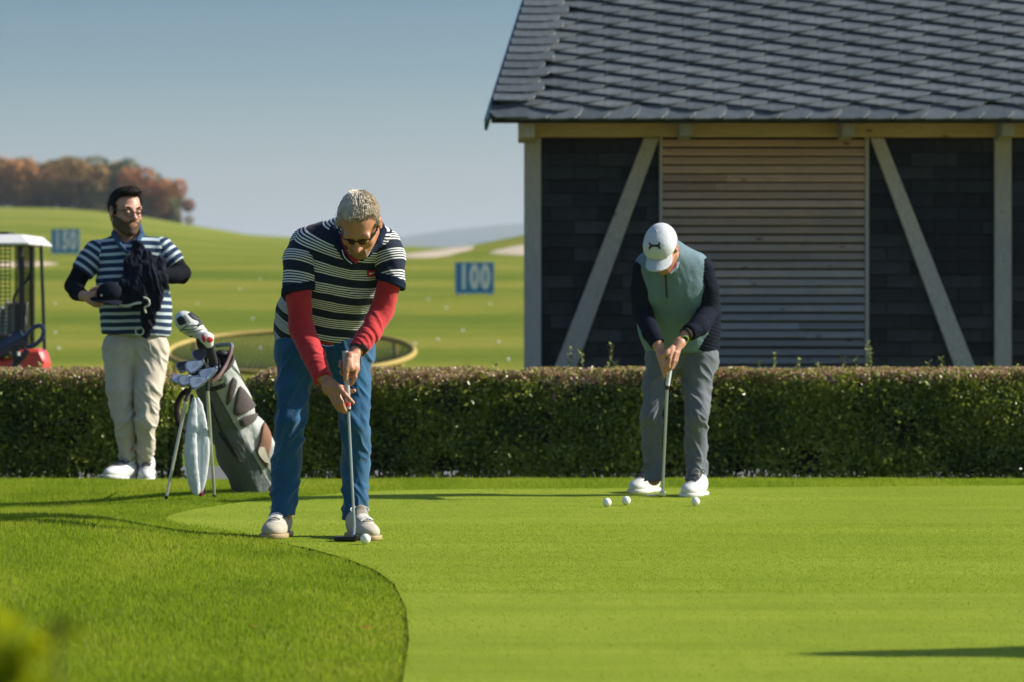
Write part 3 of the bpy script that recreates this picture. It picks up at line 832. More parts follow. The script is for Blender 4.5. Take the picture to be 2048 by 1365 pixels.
def hedge(x0, x1, label, y0=23.25, y1=24.05, ztop=.565):
    h = empty('hedge', ((x0 + x1) / 2, (y0 + y1) / 2, -.16), label, 'hedge', 'clipped hedges round the putting green')
    # solid twiggy core with uneven faces
    g = .10
    xs = np.linspace(x0 + g, x1 - g, 60); V = []; Fc = []
    zt = ztop - .07; zb = -.05
    prof = [(y0 + g, zb), (y0 + g - .02, zb + .25), (y0 + g, zt), ((y0+y1)/2, zt + .01), (y1 - g, zt), (y1 - g, zb)]
    for i, x in enumerate(xs):
        for (y, z) in prof: V.append((x, y + rng.normal(0, .012), z + rng.normal(0, .012)))
    m = len(prof)
    for i in range(len(xs) - 1):
        for k in range(m): Fc.append((i*m+k, i*m+(k+1) % m, (i+1)*m+(k+1) % m, (i+1)*m+k))
    Fc += [tuple(range(m)), tuple((len(xs)-1)*m + k for k in range(m))[::-1]]
    mk('branches', V, Fc, MAT_TWIG, h, False)
    st = MB()
    for k in range(int((x1 - x0) * 26)):
        x = rng.uniform(x0 + .05, x1 - .05); y = rng.uniform(y0 + .1, y1 - .1); gzz = float(gz(x, y))
        p0 = Vector((x, y, gzz - .02)); 
        for b in range(2):
            p1 = p0 + Vector((rng.normal(0, .06), rng.normal(0, .05), .32)); st.tube([p0, (p0 + p1) / 2 + Vector((rng.normal(0, .012), 0, 0)), p1], [.006, .005, .004], 4, caps=False)
    st.build('stems', MAT_TWIG, h, kind='stuff')
    L = x1 - x0; parts = []
    def face(n, axis, pos, sgn, lowz=-.17):
        if axis == 'y':
            x = rng.uniform(x0 + .02, x1 - .02, n); z = lowz + (ztop - lowz) * rng.random(n) ** .85
            bulge = (fbm(np.stack([x * 3, z * 4, x * 0], 1), 5, 3) - .5) * .16
            dep = np.abs(rng.normal(0, .035, n)); y = pos + sgn * (bulge * 1 - dep + .02 + rng.exponential(.014, n))
            nr = np.tile([0, sgn * 1.0, .25], (n, 1))
        elif axis == 'x':
            y = rng.uniform(y0 + .02, y1 - .02, n); z = lowz + (ztop - lowz) * rng.random(n) ** .85
            bulge = (fbm(np.stack([y * 3, z * 4, y * 0], 1), 6, 3) - .5) * .11
            dep = np.abs(rng.normal(0, .035, n)); x = pos + sgn * (bulge - dep + .02); nr = np.tile([sgn * 1.0, 0, .25], (n, 1))
        else:
            x = rng.uniform(x0 + .01, x1 - .01, n); y = rng.uniform(y0, y1, n)
            bulge = (fbm(np.stack([x * 3.5, y * 3.5, x * 0], 1), 7, 3) - .5) * .13
            z = ztop + bulge - np.abs(rng.normal(0, .022, n)); up = rng.random(n) < .02; z = z + up * rng.uniform(0, .03, n); nr = np.tile([0, 0, 1.0], (n, 1))
        return np.stack([x, y, z], 1), nr
    for args in ((int(L * 12500), 'y', y0, -1), (int(L * 2500), 'y', y1, 1), (6500, 'x', x0, -1), (6500, 'x', x1, 1), (int(L * 9500), 'z', 0, 1)): parts.append(face(*args))
    p = np.concatenate([a for a, _ in parts]); nr = np.concatenate([b for _, b in parts])
    # round the ends a little
    ex = np.minimum(p[:, 0] - x0, x1 - p[:, 0]); keep = (p[:, 2] < ztop - .06 * sstep(.12 - ex, 0, .12) + .01)
    gap = fbm(np.stack([p[:, 0] * 5, p[:, 1] * 5, p[:, 2] * 5], 1), 21, 2)
    low = sstep(.10 - p[:, 2], 0, .2)
    keep &= rng.random(len(p)) > np.clip((gap - .56) * 4, 0, .75) + low * .12
    p, nr, gap = p[keep], nr[keep], gap[keep]
    topness = sstep(p[:, 2] + rng.normal(0, .02, len(p)) + (fbm(p * np.array([1.3, 1.3, 1.3]), 17, 2) - .5) * .11, ztop - .115, ztop - .045)
    isb = rng.random(len(p)) < topness * .82
    t_ = np.clip(rng.normal(.32, .13, len(p)) + (fbm(p * 4, 51, 2) - .5) * .7, 0, .58); yl = rng.random(len(p)) < .05; t_[yl] = rng.uniform(.58, .63, yl.sum())
    t_ = np.where(isb, rng.uniform(.68, 1.0, len(p)), np.where(rng.random(len(p)) < topness * .5, rng.uniform(.5, .64, len(p)), t_))
    V, Tt, tt = leaf_cloud(p, nr, np.where(isb, rng.uniform(.015, .026, len(p)), rng.uniform(.020, .038, len(p))), t_)
    mk('foliage', V, Tt.astype(np.int32), MAT_HLEAF, h, False, {'tint': tt}, kind='stuff')
    return h
def sprig(h, px, top, seed, yy=23.5, base=.54):
    r = random.Random(seed); x = (px - 1024) / F * yy; z1 = CAM_H - (top - 598) / F * yy
    st = MB(); lean = r.uniform(-.015, .015); st.tube([(x, yy, base - .05), (x + lean, yy, (base + z1) / 2), (x + lean * 1.6, yy, z1)], [.0028, .002, .0012], 5)
    k = 0; z = base
    while z < z1:
        f_ = (z - base) / (z1 - base + 1e-6); cx = x + lean * 1.6 * f_
        for sg in (-1, 1):
            a = r.uniform(0, 6.3); d_ = np.array([math.cos(a), math.sin(a), .6]); d_ /= np.linalg.norm(d_); L = r.uniform(.024, .036)
            w_ = np.cross(d_, [0, 0, 1]); w_ /= np.linalg.norm(w_); p0 = np.array([cx, yy, z])
            st.add([p0, p0 + d_ * L * .5 + w_ * L * .3, p0 + d_ * L, p0 + d_ * L * .5 - w_ * L * .3], [(0, 1, 2, 3)])
        z += .012
    o = st.build('sprig', MAT_SPRIG, h)
MAT_SPRIG = simple('young_hedge_leaf', (.24, .27, .07), .5, var=.5, vs_=60)
h1 = hedge(-1.60, 3.75, 'long clipped hedge with brownish red top in front of the timbered building')
h2 = hedge(-4.4, -2.06, 'shorter clipped hedge behind the man with folded jacket and beside the golf cart')
for i, (px, ty) in enumerate([(1138, 694), (1168, 700), (1216, 686), (1232, 722), (1520, 722), (1548, 703), (1596, 716), (1640, 726), (1690, 716), (1712, 712), (1735, 685), (1742, 700), (1858, 724), (1886, 716), (1985, 726), (2030, 728), (870, 733), (990, 728), (940, 730)]):
    sprig(h1, px, ty, i)
for i, (px, ty) in enumerate([(20, 742), (66, 735), (75, 728), (35, 735)]): sprig(h2, px, ty, 50 + i)

# ------------------------------------------------------------------ autumn trees on the ridge
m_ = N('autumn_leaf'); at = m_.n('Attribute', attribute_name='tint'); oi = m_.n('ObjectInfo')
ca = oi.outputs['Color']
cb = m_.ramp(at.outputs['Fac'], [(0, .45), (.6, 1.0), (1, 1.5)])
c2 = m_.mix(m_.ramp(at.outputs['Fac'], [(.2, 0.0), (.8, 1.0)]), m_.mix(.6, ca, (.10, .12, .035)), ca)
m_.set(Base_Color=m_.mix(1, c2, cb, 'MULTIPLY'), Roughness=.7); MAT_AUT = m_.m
MAT_BARK = simple('tree_bark', (.07, .055, .04), .9, var=.4, vs_=3)
def crown_mesh(seed, n=5200):
    r_ = np.random.default_rng(seed); lob = r_.normal(0, 1, (11, 3)) * [1.7, 1.5, 1.6] + [0, 0, 4.4]; lr = r_.uniform(1.1, 2.0, 11)
    lob[:, 2] = np.clip(lob[:, 2], 1.2, 6.4)
    w_ = r_.integers(0, 11, n); d = r_.normal(size=(n, 3)); d /= np.linalg.norm(d, axis=1)[:, None]
    p = lob[w_] + d * (lr[w_] * r_.uniform(.55, 1.08, n) ** .6)[:, None]; p[:, 2] = np.maximum(p[:, 2], r_.uniform(-.9, .5, n))
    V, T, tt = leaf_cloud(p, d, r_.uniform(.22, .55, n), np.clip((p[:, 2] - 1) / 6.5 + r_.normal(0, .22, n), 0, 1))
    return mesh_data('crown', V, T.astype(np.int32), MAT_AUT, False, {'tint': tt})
crowns = [crown_mesh(s_) for s_ in (1, 2, 3, 4)]
tb = MB(); tb.tube([(0, 0, -.3), (.1, 0, 1.5), (0, .1, 3.5), (.1, 0, 5.6)], [.22, .18, .12, .05], 7)
for k in range(6):
    a = k * 1.1; z = 1.6 + k * .55; tb.tube([(0, 0, z), (math.cos(a) * .9, math.sin(a) * .9, z + .8), (math.cos(a) * 1.7, math.sin(a) * 1.7, z + 1.7)], [.08, .05, .02], 5)
trunk_me = mesh_data('trunk', tb.v, tb.f, MAT_BARK, True)
tl = [(-2, 512, 1.0), (26, 520, 1.03), (52, 508, .98), (80, 516, .94), (104, 524, 1.0), (126, 510, .93), (150, 518, .98), (176, 508, .9), (200, 516, .97), (228, 512, 1.03), (250, 522, .98), (268, 508, .9), (290, 514, .86), (310, 508, .78), (326, 515, .66), (342, 509, .52), (350, 512, .40), (-30, 514, 1.05), (-60, 520, 1.0), (-95, 512, 1.05)]
where = ['leftmost in the frame', 'second from the left edge', 'behind the golf cart side of the ridge', 'above the blue sign, left of it', 'just left above the blue sign', 'directly above the blue sign', 'just right above the blue sign',
 'left of the man with jacket, nearer', 'left of the dark haired man', 'just behind the left of the dark haired head', 'straight behind the dark haired head', 'just right of the dark haired head', 'with orange top right of the head', 'where the wood starts sloping down', 'near the right end of the wood', 'small, second last at the right end', 'smallest, the last at the right end', 'outside left of the frame', 'far outside left', 'farthest outside left']
rt = random.Random(8)
for i, (px, d, s_) in enumerate(tl):
    x = (px - 1024) / F * d; z = float(gz(x, d)) - .9
    t = empty('autumn_tree', (x, d, z), 'autumn tree on the ridge, ' + where[i], 'tree', 'autumn trees in the wood on the ridge')
    s2 = s_ * rt.uniform(.95, 1.07); rz = rt.uniform(0, 6.28)
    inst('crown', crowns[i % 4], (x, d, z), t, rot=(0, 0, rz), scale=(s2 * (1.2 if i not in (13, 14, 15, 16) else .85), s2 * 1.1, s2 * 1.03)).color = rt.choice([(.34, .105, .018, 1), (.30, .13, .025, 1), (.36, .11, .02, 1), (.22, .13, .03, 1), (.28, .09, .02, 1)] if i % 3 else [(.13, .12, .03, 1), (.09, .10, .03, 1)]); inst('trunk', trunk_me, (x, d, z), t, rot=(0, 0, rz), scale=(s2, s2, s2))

# ------------------------------------------------------------------ distance signs
MAT_SIGN = simple('sign_blue', (.02, .23, .50), .6, var=.12)
MAT_WHITE = simple('white_paint', (.80, .80, .78), .5, var=.06)
MAT_GREYM = simple('grey_metal', (.35, .36, .36), .4, metal=.7)
def text_mesh(txt, size, depth, mat):
    cu = bpy.data.curves.new('t', 'FONT'); cu.body = txt; cu.size = size; cu.extrude = depth; cu.offset = size * .05
    cu.align_x = 'CENTER'; cu.align_y = 'CENTER'
    o = bpy.data.objects.new('t', cu); COL.objects.link(o); dg = bpy.context.evaluated_depsgraph_get(); dg.update()
    me = bpy.data.meshes.new_from_object(o.evaluated_get(dg)); bpy.data.objects.remove(o); bpy.data.curves.remove(cu)
    me.materials.clear(); me.materials.append(mat); return me
MAT_SFRAME = simple('sign_frame_pale', (.55, .58, .55), .6)
def sign(px0, px1, py0, py1, d, txt, label):
    a, b = P(px0, py1, d), P(px1, py0, d); cx = (a[0] + b[0]) / 2; g0 = float(gz(cx, d))
    r = empty('distance_sign', (cx, d, g0), label, 'sign', 'blue distance signs on the range')
    MB().box((a[0] + .03, d - .012, a[2] + .03), (b[0] - .03, d + .015, b[2] - .03)).build('board', MAT_SIGN, r)
    fr = MB(); w_ = .028
    fr.box((a[0], d - .02, a[2]), (b[0], d + .02, a[2] + w_)).box((a[0], d - .02, b[2] - w_), (b[0], d + .02, b[2])).box((a[0], d - .02, a[2] + w_), (a[0] + w_, d + .02, b[2] - w_)).box((b[0] - w_, d - .02, a[2] + w_), (b[0], d + .02, b[2] - w_))
    fr.build('frame', MAT_SFRAME, r)
    W = b[0] - a[0]; H = b[2] - a[2]
    for k, ch in enumerate(txt):
        me_ = text_mesh(ch, H * .98, .004, MAT_WHITE)
        inst('digit', me_, (cx + (k - 1) * W * .27, d - .019, (a[2] + b[2]) / 2), r, rot=(math.radians(90), 0, 0), scale=(.56, 1, 1))
    for sx in (a[0] + .1, b[0] - .1): MB().tube([(sx, d + .04, g0 - .1), (sx, d + .04, b[2] - .05)], .02, 8).build('post', MAT_GREYM, r)
sign(909, 989, 524, 589, 91.4, '100', 'blue sign reading 100 on the range right of the bending golfer')
sign(102, 160, 458, 508, 137, '150', 'blue sign reading 150 on the range above the golf cart')

# ------------------------------------------------------------------ yellow target hoop
DH = 45.0
cen = P(582, 704, DH); rx = 247 / F * DH; MAT_YEL = simple('yellow_foam', (.36, .27, .06), .7, var=.25, vs_=2)
tilt = math.atan2(41, 247) 
hp = empty('target_hoop', (cen[0], DH, float(gz(cen[0], DH))), 'large yellow ringed target net standing tilted on the range behind the golfer', 'target net')
ringp = [(cen[0] + rx * math.cos(a), cen[1] + rx * .93 * math.sin(a) * math.cos(.15), cen[2] + rx * math.sin(a) * .155) for a in np.linspace(0, 2 * math.pi, 48, endpoint=False)]
MB().ring(ringp, .034, 10).build('ring', MAT_YEL, hp, smooth=True)
nm = MB(); mN = N('target_netting'); mN.set(Base_Color=(.04, .05, .02), Roughness=.9); MAT_NET = mN.m
for k in range(-22, 23):
    t = k / 23.0; ln = math.sqrt(1 - t * t)
    for (u0, v0, u1, v1) in ((t, -ln, t, ln), (-ln, t, ln, t)):
        pp = []
        for s_ in np.linspace(0, 1, 7):
            u, v = u0 + (u1 - u0) * s_, v0 + (v1 - v0) * s_; sag = .16 * (1 - u*u - v*v)
            pp.append((cen[0] + rx * u, cen[1] + rx * .93 * v, cen[2] + rx * v * .155 - sag))
        nm.tube(pp, .004, 4, caps=False)
nm.build('net', MAT_NET, hp, kind='stuff')
for a in (-.45, .6, math.pi + .45, math.pi - .6, -1.57, 1.57):
    x, y, z = cen[0] + rx * math.cos(a), cen[1] + rx * .93 * math.sin(a), cen[2] + rx * math.sin(a) * .155
    MB().tube([(x, y, z - .04), (x + .02, y, float(gz(x, y)) - .05)], .035, 8).build('leg', MAT_YEL, hp)

# ------------------------------------------------------------------ golf cart and trolley behind the left hedge
DC = 31.0
def cp(px, py, dy=0): return P(px, py, DC + dy)
MAT_CROOF = simple('cart_roof_plastic', (.72, .72, .70), .4, var=.05); MAT_BLK = simple('black_tube', (.012, .012, .014), .45, var=.2)
MAT_SEAT = simple('seat_vinyl', (.14, .18, .17), .6, var=.2); MAT_PIPE = simple('seat_piping', (.55, .55, .48), .6, var=.1)
MAT_REDC = simple('red_cart_body', (.62, .055, .05), .38, var=.12, vs_=3, coat=.2); MAT_NAVY = simple('navy_gloss', (.010, .022, .05), .22, var=.2, coat=.5)
cg = float(gz(-3.9, DC)); cart = empty('golf_cart', (-4.1, DC, cg), 'golf cart with white roof, black mesh cage and red body behind the left hedge', 'golf cart')
def pr(px): return cp(px, 0)[0]
def pz(py): return cp(0, py)[2]
V = []; 
xa, xb = -5.05, pr(83)
rf = MB(); rf.box((xa, DC - .75, pz(493)), (xb, DC + .75, pz(489)))
rf.add([(xa, DC - .75, pz(489)), (xb, DC - .75, pz(489)), (xb, DC + .75, pz(489)), (xa, DC + .75, pz(489)), (xa + .1, DC - .66, pz(472)), (xb - .07, DC - .66, pz(472)), (xb - .07, DC + .66, pz(472)), (xa + .1, DC + .66, pz(472))],
       [(0, 1, 5, 4), (1, 2, 6, 5), (2, 3, 7, 6), (3, 0, 4, 7), (4, 5, 6, 7)])
rf.build('roof', MAT_CROOF, cart, bevel=.008)
MB().box((-5.0, DC - .2, pz(472)), (pr(23), DC + .2, pz(465))).build('roof_box', MAT_BLK, cart)
def tb_(name, pts, r, mat=MAT_BLK): return MB().tube(pts, r, 8).build(name, mat, cart, smooth=True)
tb_('post', [cp(41, 492, -.6), cp(43, 560, -.6), cp(45, 700, -.6)], .022); tb_('post', [cp(82, 492, -.6), cp(86, 600, -.6), cp(89, 700, -.6)], .014)
tb_('post', [cp(62, 492, .6), cp(64, 700, .6)], .014); tb_('post', [(-4.95, DC - .6, pz(492)), (-4.95, DC - .6, cg + .4)], .02); tb_('post', [(-4.95, DC + .6, pz(492)), (-4.95, DC + .6, cg + .4)], .02)
tb_('frame_rail', spline([cp(60, 492, -.3), cp(61, 540, -.3), cp(57, 556, -.3), cp(46, 570, -.3), cp(30, 590, -.3), cp(26, 612, -.3)]), .011)
def mesh_panel(name, x0, x1, z0, z1, y, nx, nz, axis='x'):
    mb = MB()
    for k in range(nx + 1):
        x = x0 + (x1 - x0) * k / nx; mb.tube([(x, y, z0), (x, y, z1)], .0035, 4)
    for k in range(nz + 1):
        z = z0 + (z1 - z0) * k / nz; mb.tube([(x0, y, z), (x1, y, z)], .0035, 4)
    mb.build(name, MAT_BLK, cart)
mesh_panel('mesh_front', -4.95, pr(40), pz(660), pz(494), DC - .61, 26, 20)
mb = MB()
for k in range(0):
    y = DC - .6 + 1.2 * k / 8; mb.tube([(pr(84) + .02 , y, pz(494)), (pr(88), y, pz(690))], .004, 4)
for k in range(17):
    z = pz(494) + (pz(690) - pz(494)) * k / 16; mb.tube([(pr(84) + .02, DC - .6, z), (pr(84) + .02, DC + .6, z)], .004, 4)
pass
mesh_panel('mesh_rear', pr(48), pr(86), pz(690), pz(494), DC - .55, 15, 34)
st = sobj('seat_back', E(cp(32, 640, .0), (.10, .05, .14)), (cp(32, 640) - .25, cp(32, 640) + .25), .012, MAT_SEAT, cart)
sq = [cp(10, 668, -.07), cp(12, 612, -.07), cp(20, 607, -.07), cp(48, 607, -.07), cp(53, 612, -.07), cp(47, 665, -.07)]
MB().prism([(p[0], p[2]) for p in sq], DC - .06, DC + .03).build('seat_panel', MAT_SEAT, cart, bevel=.008)
MB().tube(spline(sq, 4), .012, 6).build('seat_piping', MAT_PIPE, cart, smooth=True)
MB().box((-4.95, DC - .1, cg + .45), (pr(8), DC + .1, pz(612))).build('seat_back', MAT_SEAT, cart, bevel=.03)
body = MB(); bp = [(pr(49), pz(697)), (pr(92), pz(697)), (pr(102), pz(718)), (pr(103), pz(752)), (pr(103), cg + .25), (-4.9, cg + .25), (-4.9, pz(720)), (pr(30), pz(715))]
body.prism(bp, DC - .35, DC + .0); body.build('body', MAT_REDC, cart, bevel=.025)
MB().box((-4.95, DC - .5, pz(712)), (pr(40), DC + .5, pz(668))).build('dashboard', MAT_BLK, cart, bevel=.02)
for x in (-4.75, -4.05):
    for y in (DC - .55, DC + .55):
        mb = MB(); mb.tube([(x, y - .07, cg + .2), (x, y + .07, cg + .2)], .2, 20); wl = mb.build('wheel', MAT_BLK, cart, smooth=True)
        MB().tube([(x, y - .078, cg + .22), (x, y + .078, cg + .22)], .11, 16).build('rim', MAT_GREYM, wl, smooth=True)
# push trolley in front of the cart, only its folded handle shows above the hedge
DT = 27.6
def tp(px, py, dy=0): return P(px, py, DT + dy)
tg = float(gz(-3.6, DT)); tro = empty('golf_trolley', (tp(20, 0)[0], DT, tg), 'dark navy golf trolley with looped handle in front of the golf cart', 'golf trolley')
MB().tube(spline([tp(-90, 742), tp(-20, 706), tp(20, 688), tp(48, 673)]), [.055] * 19, 10, flat=((0, 1, 0), .5)).build('main_tube', MAT_NAVY, tro, smooth=True)
MB().ring(spline([tp(52, 672), tp(66, 657), tp(80, 652), tp(87, 660), tp(84, 676), tp(70, 690), tp(56, 694), tp(50, 684)])[:-1], .017, 8).build('handle', MAT_NAVY, tro, smooth=True)
MB().tube([tp(30, 690), tp(33, 725), tp(38, 790)], .03, 8).build('stem', MAT_BLK, tro, smooth=True)
MB().tube([tp(55, 700, -.02), tp(44, 716, -.02), tp(10, 750), tp(0, 800)], .022, 8).build('strut', MAT_BLK, tro, smooth=True)
MB().tube([tp(36, 704, -.05), tp(37, 712, -.05)], .012, 8).build('knob', MAT_PIPE, tro, smooth=True)
for x in (-4.6, -4.05):
    wl = MB().tube([(x - .03, DT, tg + .14), (x + .03, DT, tg + .14)], .14, 18).build('wheel', MAT_BLK, tro, smooth=True)
    MB().tube([(x - .035, DT, tg + .14), (x + .035, DT, tg + .14)], .07, 12).build('rim', MAT_GREYM, wl, smooth=True)
MB().tube([(-4.6, DT, tg + .14), (-4.05, DT, tg + .14)], .012, 6).build('axle', MAT_BLK, tro)

# ------------------------------------------------------------------ balls
m_ = N('golf_ball_white'); vo = m_.n('TexVoronoi'); vo.inputs['Scale'].default_value = 260; m_.l(m_.coords(), vo.inputs['Vector'])
m_.set(Base_Color=(.80, .80, .78), Roughness=.3); m_.bump(m_.ramp(vo.outputs['Distance'], [(.1, 0.), (.5, 1.)]), .0006); MAT_BALL = m_.m
bm = bmesh.new(); bmesh.ops.create_icosphere(bm, subdivisions=4, radius=.02135); bme = bpy.data.meshes.new('golf_ball'); bm.to_mesh(bme); bm.free()
bme.materials.append(MAT_BALL); bme.polygons.foreach_set('use_smooth', np.ones(len(bme.polygons), bool))
bm = bmesh.new(); bmesh.ops.create_icosphere(bm, subdivisions=2, radius=.02135); bme2 = bpy.data.meshes.new('range_ball'); bm.to_mesh(bme2); bm.free(); bme2.materials.append(MAT_BALL)
def ball(px, pybot, label):
    d = F * (CAM_H - .006) / (pybot - 598); p = P(px, pybot, d); inst('golf_ball', bme, (p[0], d, .006 + .0205), label=label, cat='golf ball', group='golf balls on the putting green')
ball(731, 1088.5, 'white golf ball at the toe of the nearest putter')
ball(1214, 1013.8, 'leftmost white ball of the two left of the far putter')
ball(1252.5, 1010.2, 'white golf ball nearer the silver putter, second from left')
ball(1391, 1012, 'white golf ball in front of the man in white cap\'s right shoe')
rb_ = random.Random(4); n = 0
pix = [(857, 600), (880, 612), (893, 617), (822, 653), (875, 682), (951, 648), (925, 664), (940, 684), (997, 687), (940, 706), (784, 708), (868, 605), (980, 610), (1020, 650), (830, 690), (900, 720), (1016, 722), (760, 720),
       (110, 610), (135, 650), (117, 700), (128, 728), (110, 668), (160, 690), (505, 640), (470, 655), (520, 700), (535, 733), (490, 745), (450, 700), (395, 610), (380, 560), (480, 580), (440, 540), (520, 560), (350, 600)]
def ground_hit(px, py):
    dd = np.linspace(28, 200, 3000); X = (px - 1024) / F * dd; Z = CAM_H - (py - 598) / F * dd; g = gz(X, dd); i = np.argmax(Z < g); return X[i], dd[i], g[i]
for (px, py) in pix[::2]:
    x, y, z = ground_hit(px, py)
    inst('range_ball', bme2, (x, y, z + .02), label='small white practice ball lying on the driving range grass', cat='golf ball', group='range balls lying on the driving range')

# ------------------------------------------------------------------ fallen leaves, near plant, added shadow-casting tree out of view
MAT_OL = simple('orange_dead_leaf', (.45, .16, .04), .7, var=.3)
def fallen(px, py, label, s_=.03, dz=.035):
    d = F * (CAM_H - dz) / (py - 598); p = P(px, py, d); g = float(gz(p[0], d)); z = max(g + .03, .01) if not in_green(np.array([p[0]]), np.array([d]))[0] else .012
    V = [(0, 0, 0), (.5, .3, .12), (1, .1, .05), (.5, -.3, .1), (-.3, 0, .1)]; V = [(p[0] + a * s_, d + b * s_, z + c * s_) for a, b, c in V]
    V2 = [(a, b, c - .001) for a, b, c in V]
    mb = MB(); mb.add(V + V2, [(0, 1, 2), (0, 2, 3), (5, 7, 6), (5, 8, 7), (0, 4, 9, 5), (1, 6, 7, 2), (2, 7, 8, 3)]); mb.build('fallen_leaf', MAT_OL, label=label, cat='leaf', base=(p[0], d, z))
fallen(720, 1252, 'orange dead leaf in the rough beside the edge of the green', .035)
fallen(502, 1250, 'yellowish leaf lying in the rough near the bottom of the photo', .02)
fallen(1460, 1022, 'tiny brown leaf on the green in front of the far putting golfer', .02)
pl = empty('shrub', (-.44, 3.6, float(gz(-.44, 3.6))), 'out of focus yellow green shrub tip close to the camera in the corner', 'shrub')
m_ = N('near_leaf'); m_.set(Base_Color=(.26, .32, .015), Roughness=.9); m_.b.inputs['Specular IOR Level'].default_value = .02; tr = m_.n('BsdfTranslucent'); tr.inputs[0].default_value = (.42, .46, .01, 1); mx = m_.n('MixShader', i_0=.5); m_.l(m_.b.outputs[0], mx.inputs[1]); m_.l(tr.outputs[0], mx.inputs[2]); m_.l(mx.outputs[0], m_.o.inputs[0]); MAT_PL = m_.m; rp = random.Random(2)
st = MB(); tops = []
for k in range(4):
    a = rp.uniform(0, 6.28); x, y = -.44 + .05 * math.cos(a), 3.6 + .08 * math.sin(a)
    x1, z1 = -.46 + [-.03, .035, -.01, .0][k], [.685, .70, .66, .64][k]; st.tube([(-.44, 3.6, -.02), ((x + x1) / 2, y, .35), (x1, y, z1)], [.006, .004, .002], 6); tops.append((x1, y, z1))
st.build('stem', MAT_TWIG, pl, smooth=True)
lf = MB()
for (x, y, z) in tops:
    for k in range(90):
        a = rp.uniform(0, 6.28); zz = z - rp.uniform(-.01, .14); x = tops[0][0] + rp.uniform(-.055, .07); L = rp.uniform(.03, .05); d_ = Vector((math.cos(a), math.sin(a), rp.uniform(.1, .8))).normalized(); w_ = d_.cross(Vector((0, 0, 1))).normalized()
        p0 = Vector((x, y, zz)); lf.add([p0, p0 + d_ * L * .5 + w_ * L * .32, p0 + d_ * L, p0 + d_ * L * .5 - w_ * L * .32], [(0, 1, 2, 3)])
lf.build('foliage', MAT_PL, pl, kind='stuff')
cx, cy = 6.95, 11.3; con = empty('shadow_caster', (cx, cy, 0), 'cone-shaped tree added outside the frame to cast the shadow on the green', 'shadow_caster')  # unseen tree, made up to throw the tapering shadow
MB().tube([(cx, cy, -.1), (cx, cy, 3.6)], [.08, .01], 8).build('trunk', MAT_BARK, con)
n = 14000; t = rng.random(n) ** .6; zz = 3.85 - t * 3.6; rr_ = (t * 1.45) * rng.uniform(.5, 1, n) + .02; aa = rng.uniform(0, 6.28, n)
p = np.stack([cx + rr_ * np.cos(aa), cy + rr_ * np.sin(aa), zz - rr_ * .25], 1)
V, T, tt = leaf_cloud(p, np.stack([np.cos(aa), np.sin(aa), aa * 0 + .4], 1), rng.uniform(.06, .14, n), rng.uniform(.1, .4, n))
mk('crown', V, T.astype(np.int32), MAT_HLEAF, con, False, {'tint': tt})
# ------------------------------------------------------------------ people: shared parts
def skin_mat(name, col, red=(.42, .11, .07)):
    m = N(name); at = m.n('Attribute', attribute_name='lip'); st_ = m.n('Attribute', attribute_name='stub')
    v = m.coords(); n1 = m.noise(v, 22, 5, .6); n2 = m.noise(v, 300, 3)
    c = m.ramp(n1, [(.3, tuple(x * .82 for x in col)), (.7, tuple(min(1, x * 1.1) for x in col))])
    c = m.mix(m.math('MULTIPLY', at.outputs['Fac'], .55), c, red)
    c = m.mix(m.math('MULTIPLY', st_.outputs['Fac'], .6), c, (.10, .07, .055))
    m.set(Base_Color=c, Roughness=.48); m.b.inputs['Subsurface Weight'].default_value = .12; m.b.inputs['Subsurface Radius'].default_value = (.012, .005, .003); m.b.inputs['Subsurface Scale'].default_value = 1
    m.bump(n2, .0006); return m.m
SKIN1 = skin_mat('skin_tanned', (.46, .21, .12)); SKIN2 = skin_mat('skin_ruddy', (.50, .24, .15)); SKIN3 = skin_mat('skin_fair', (.48, .25, .17))
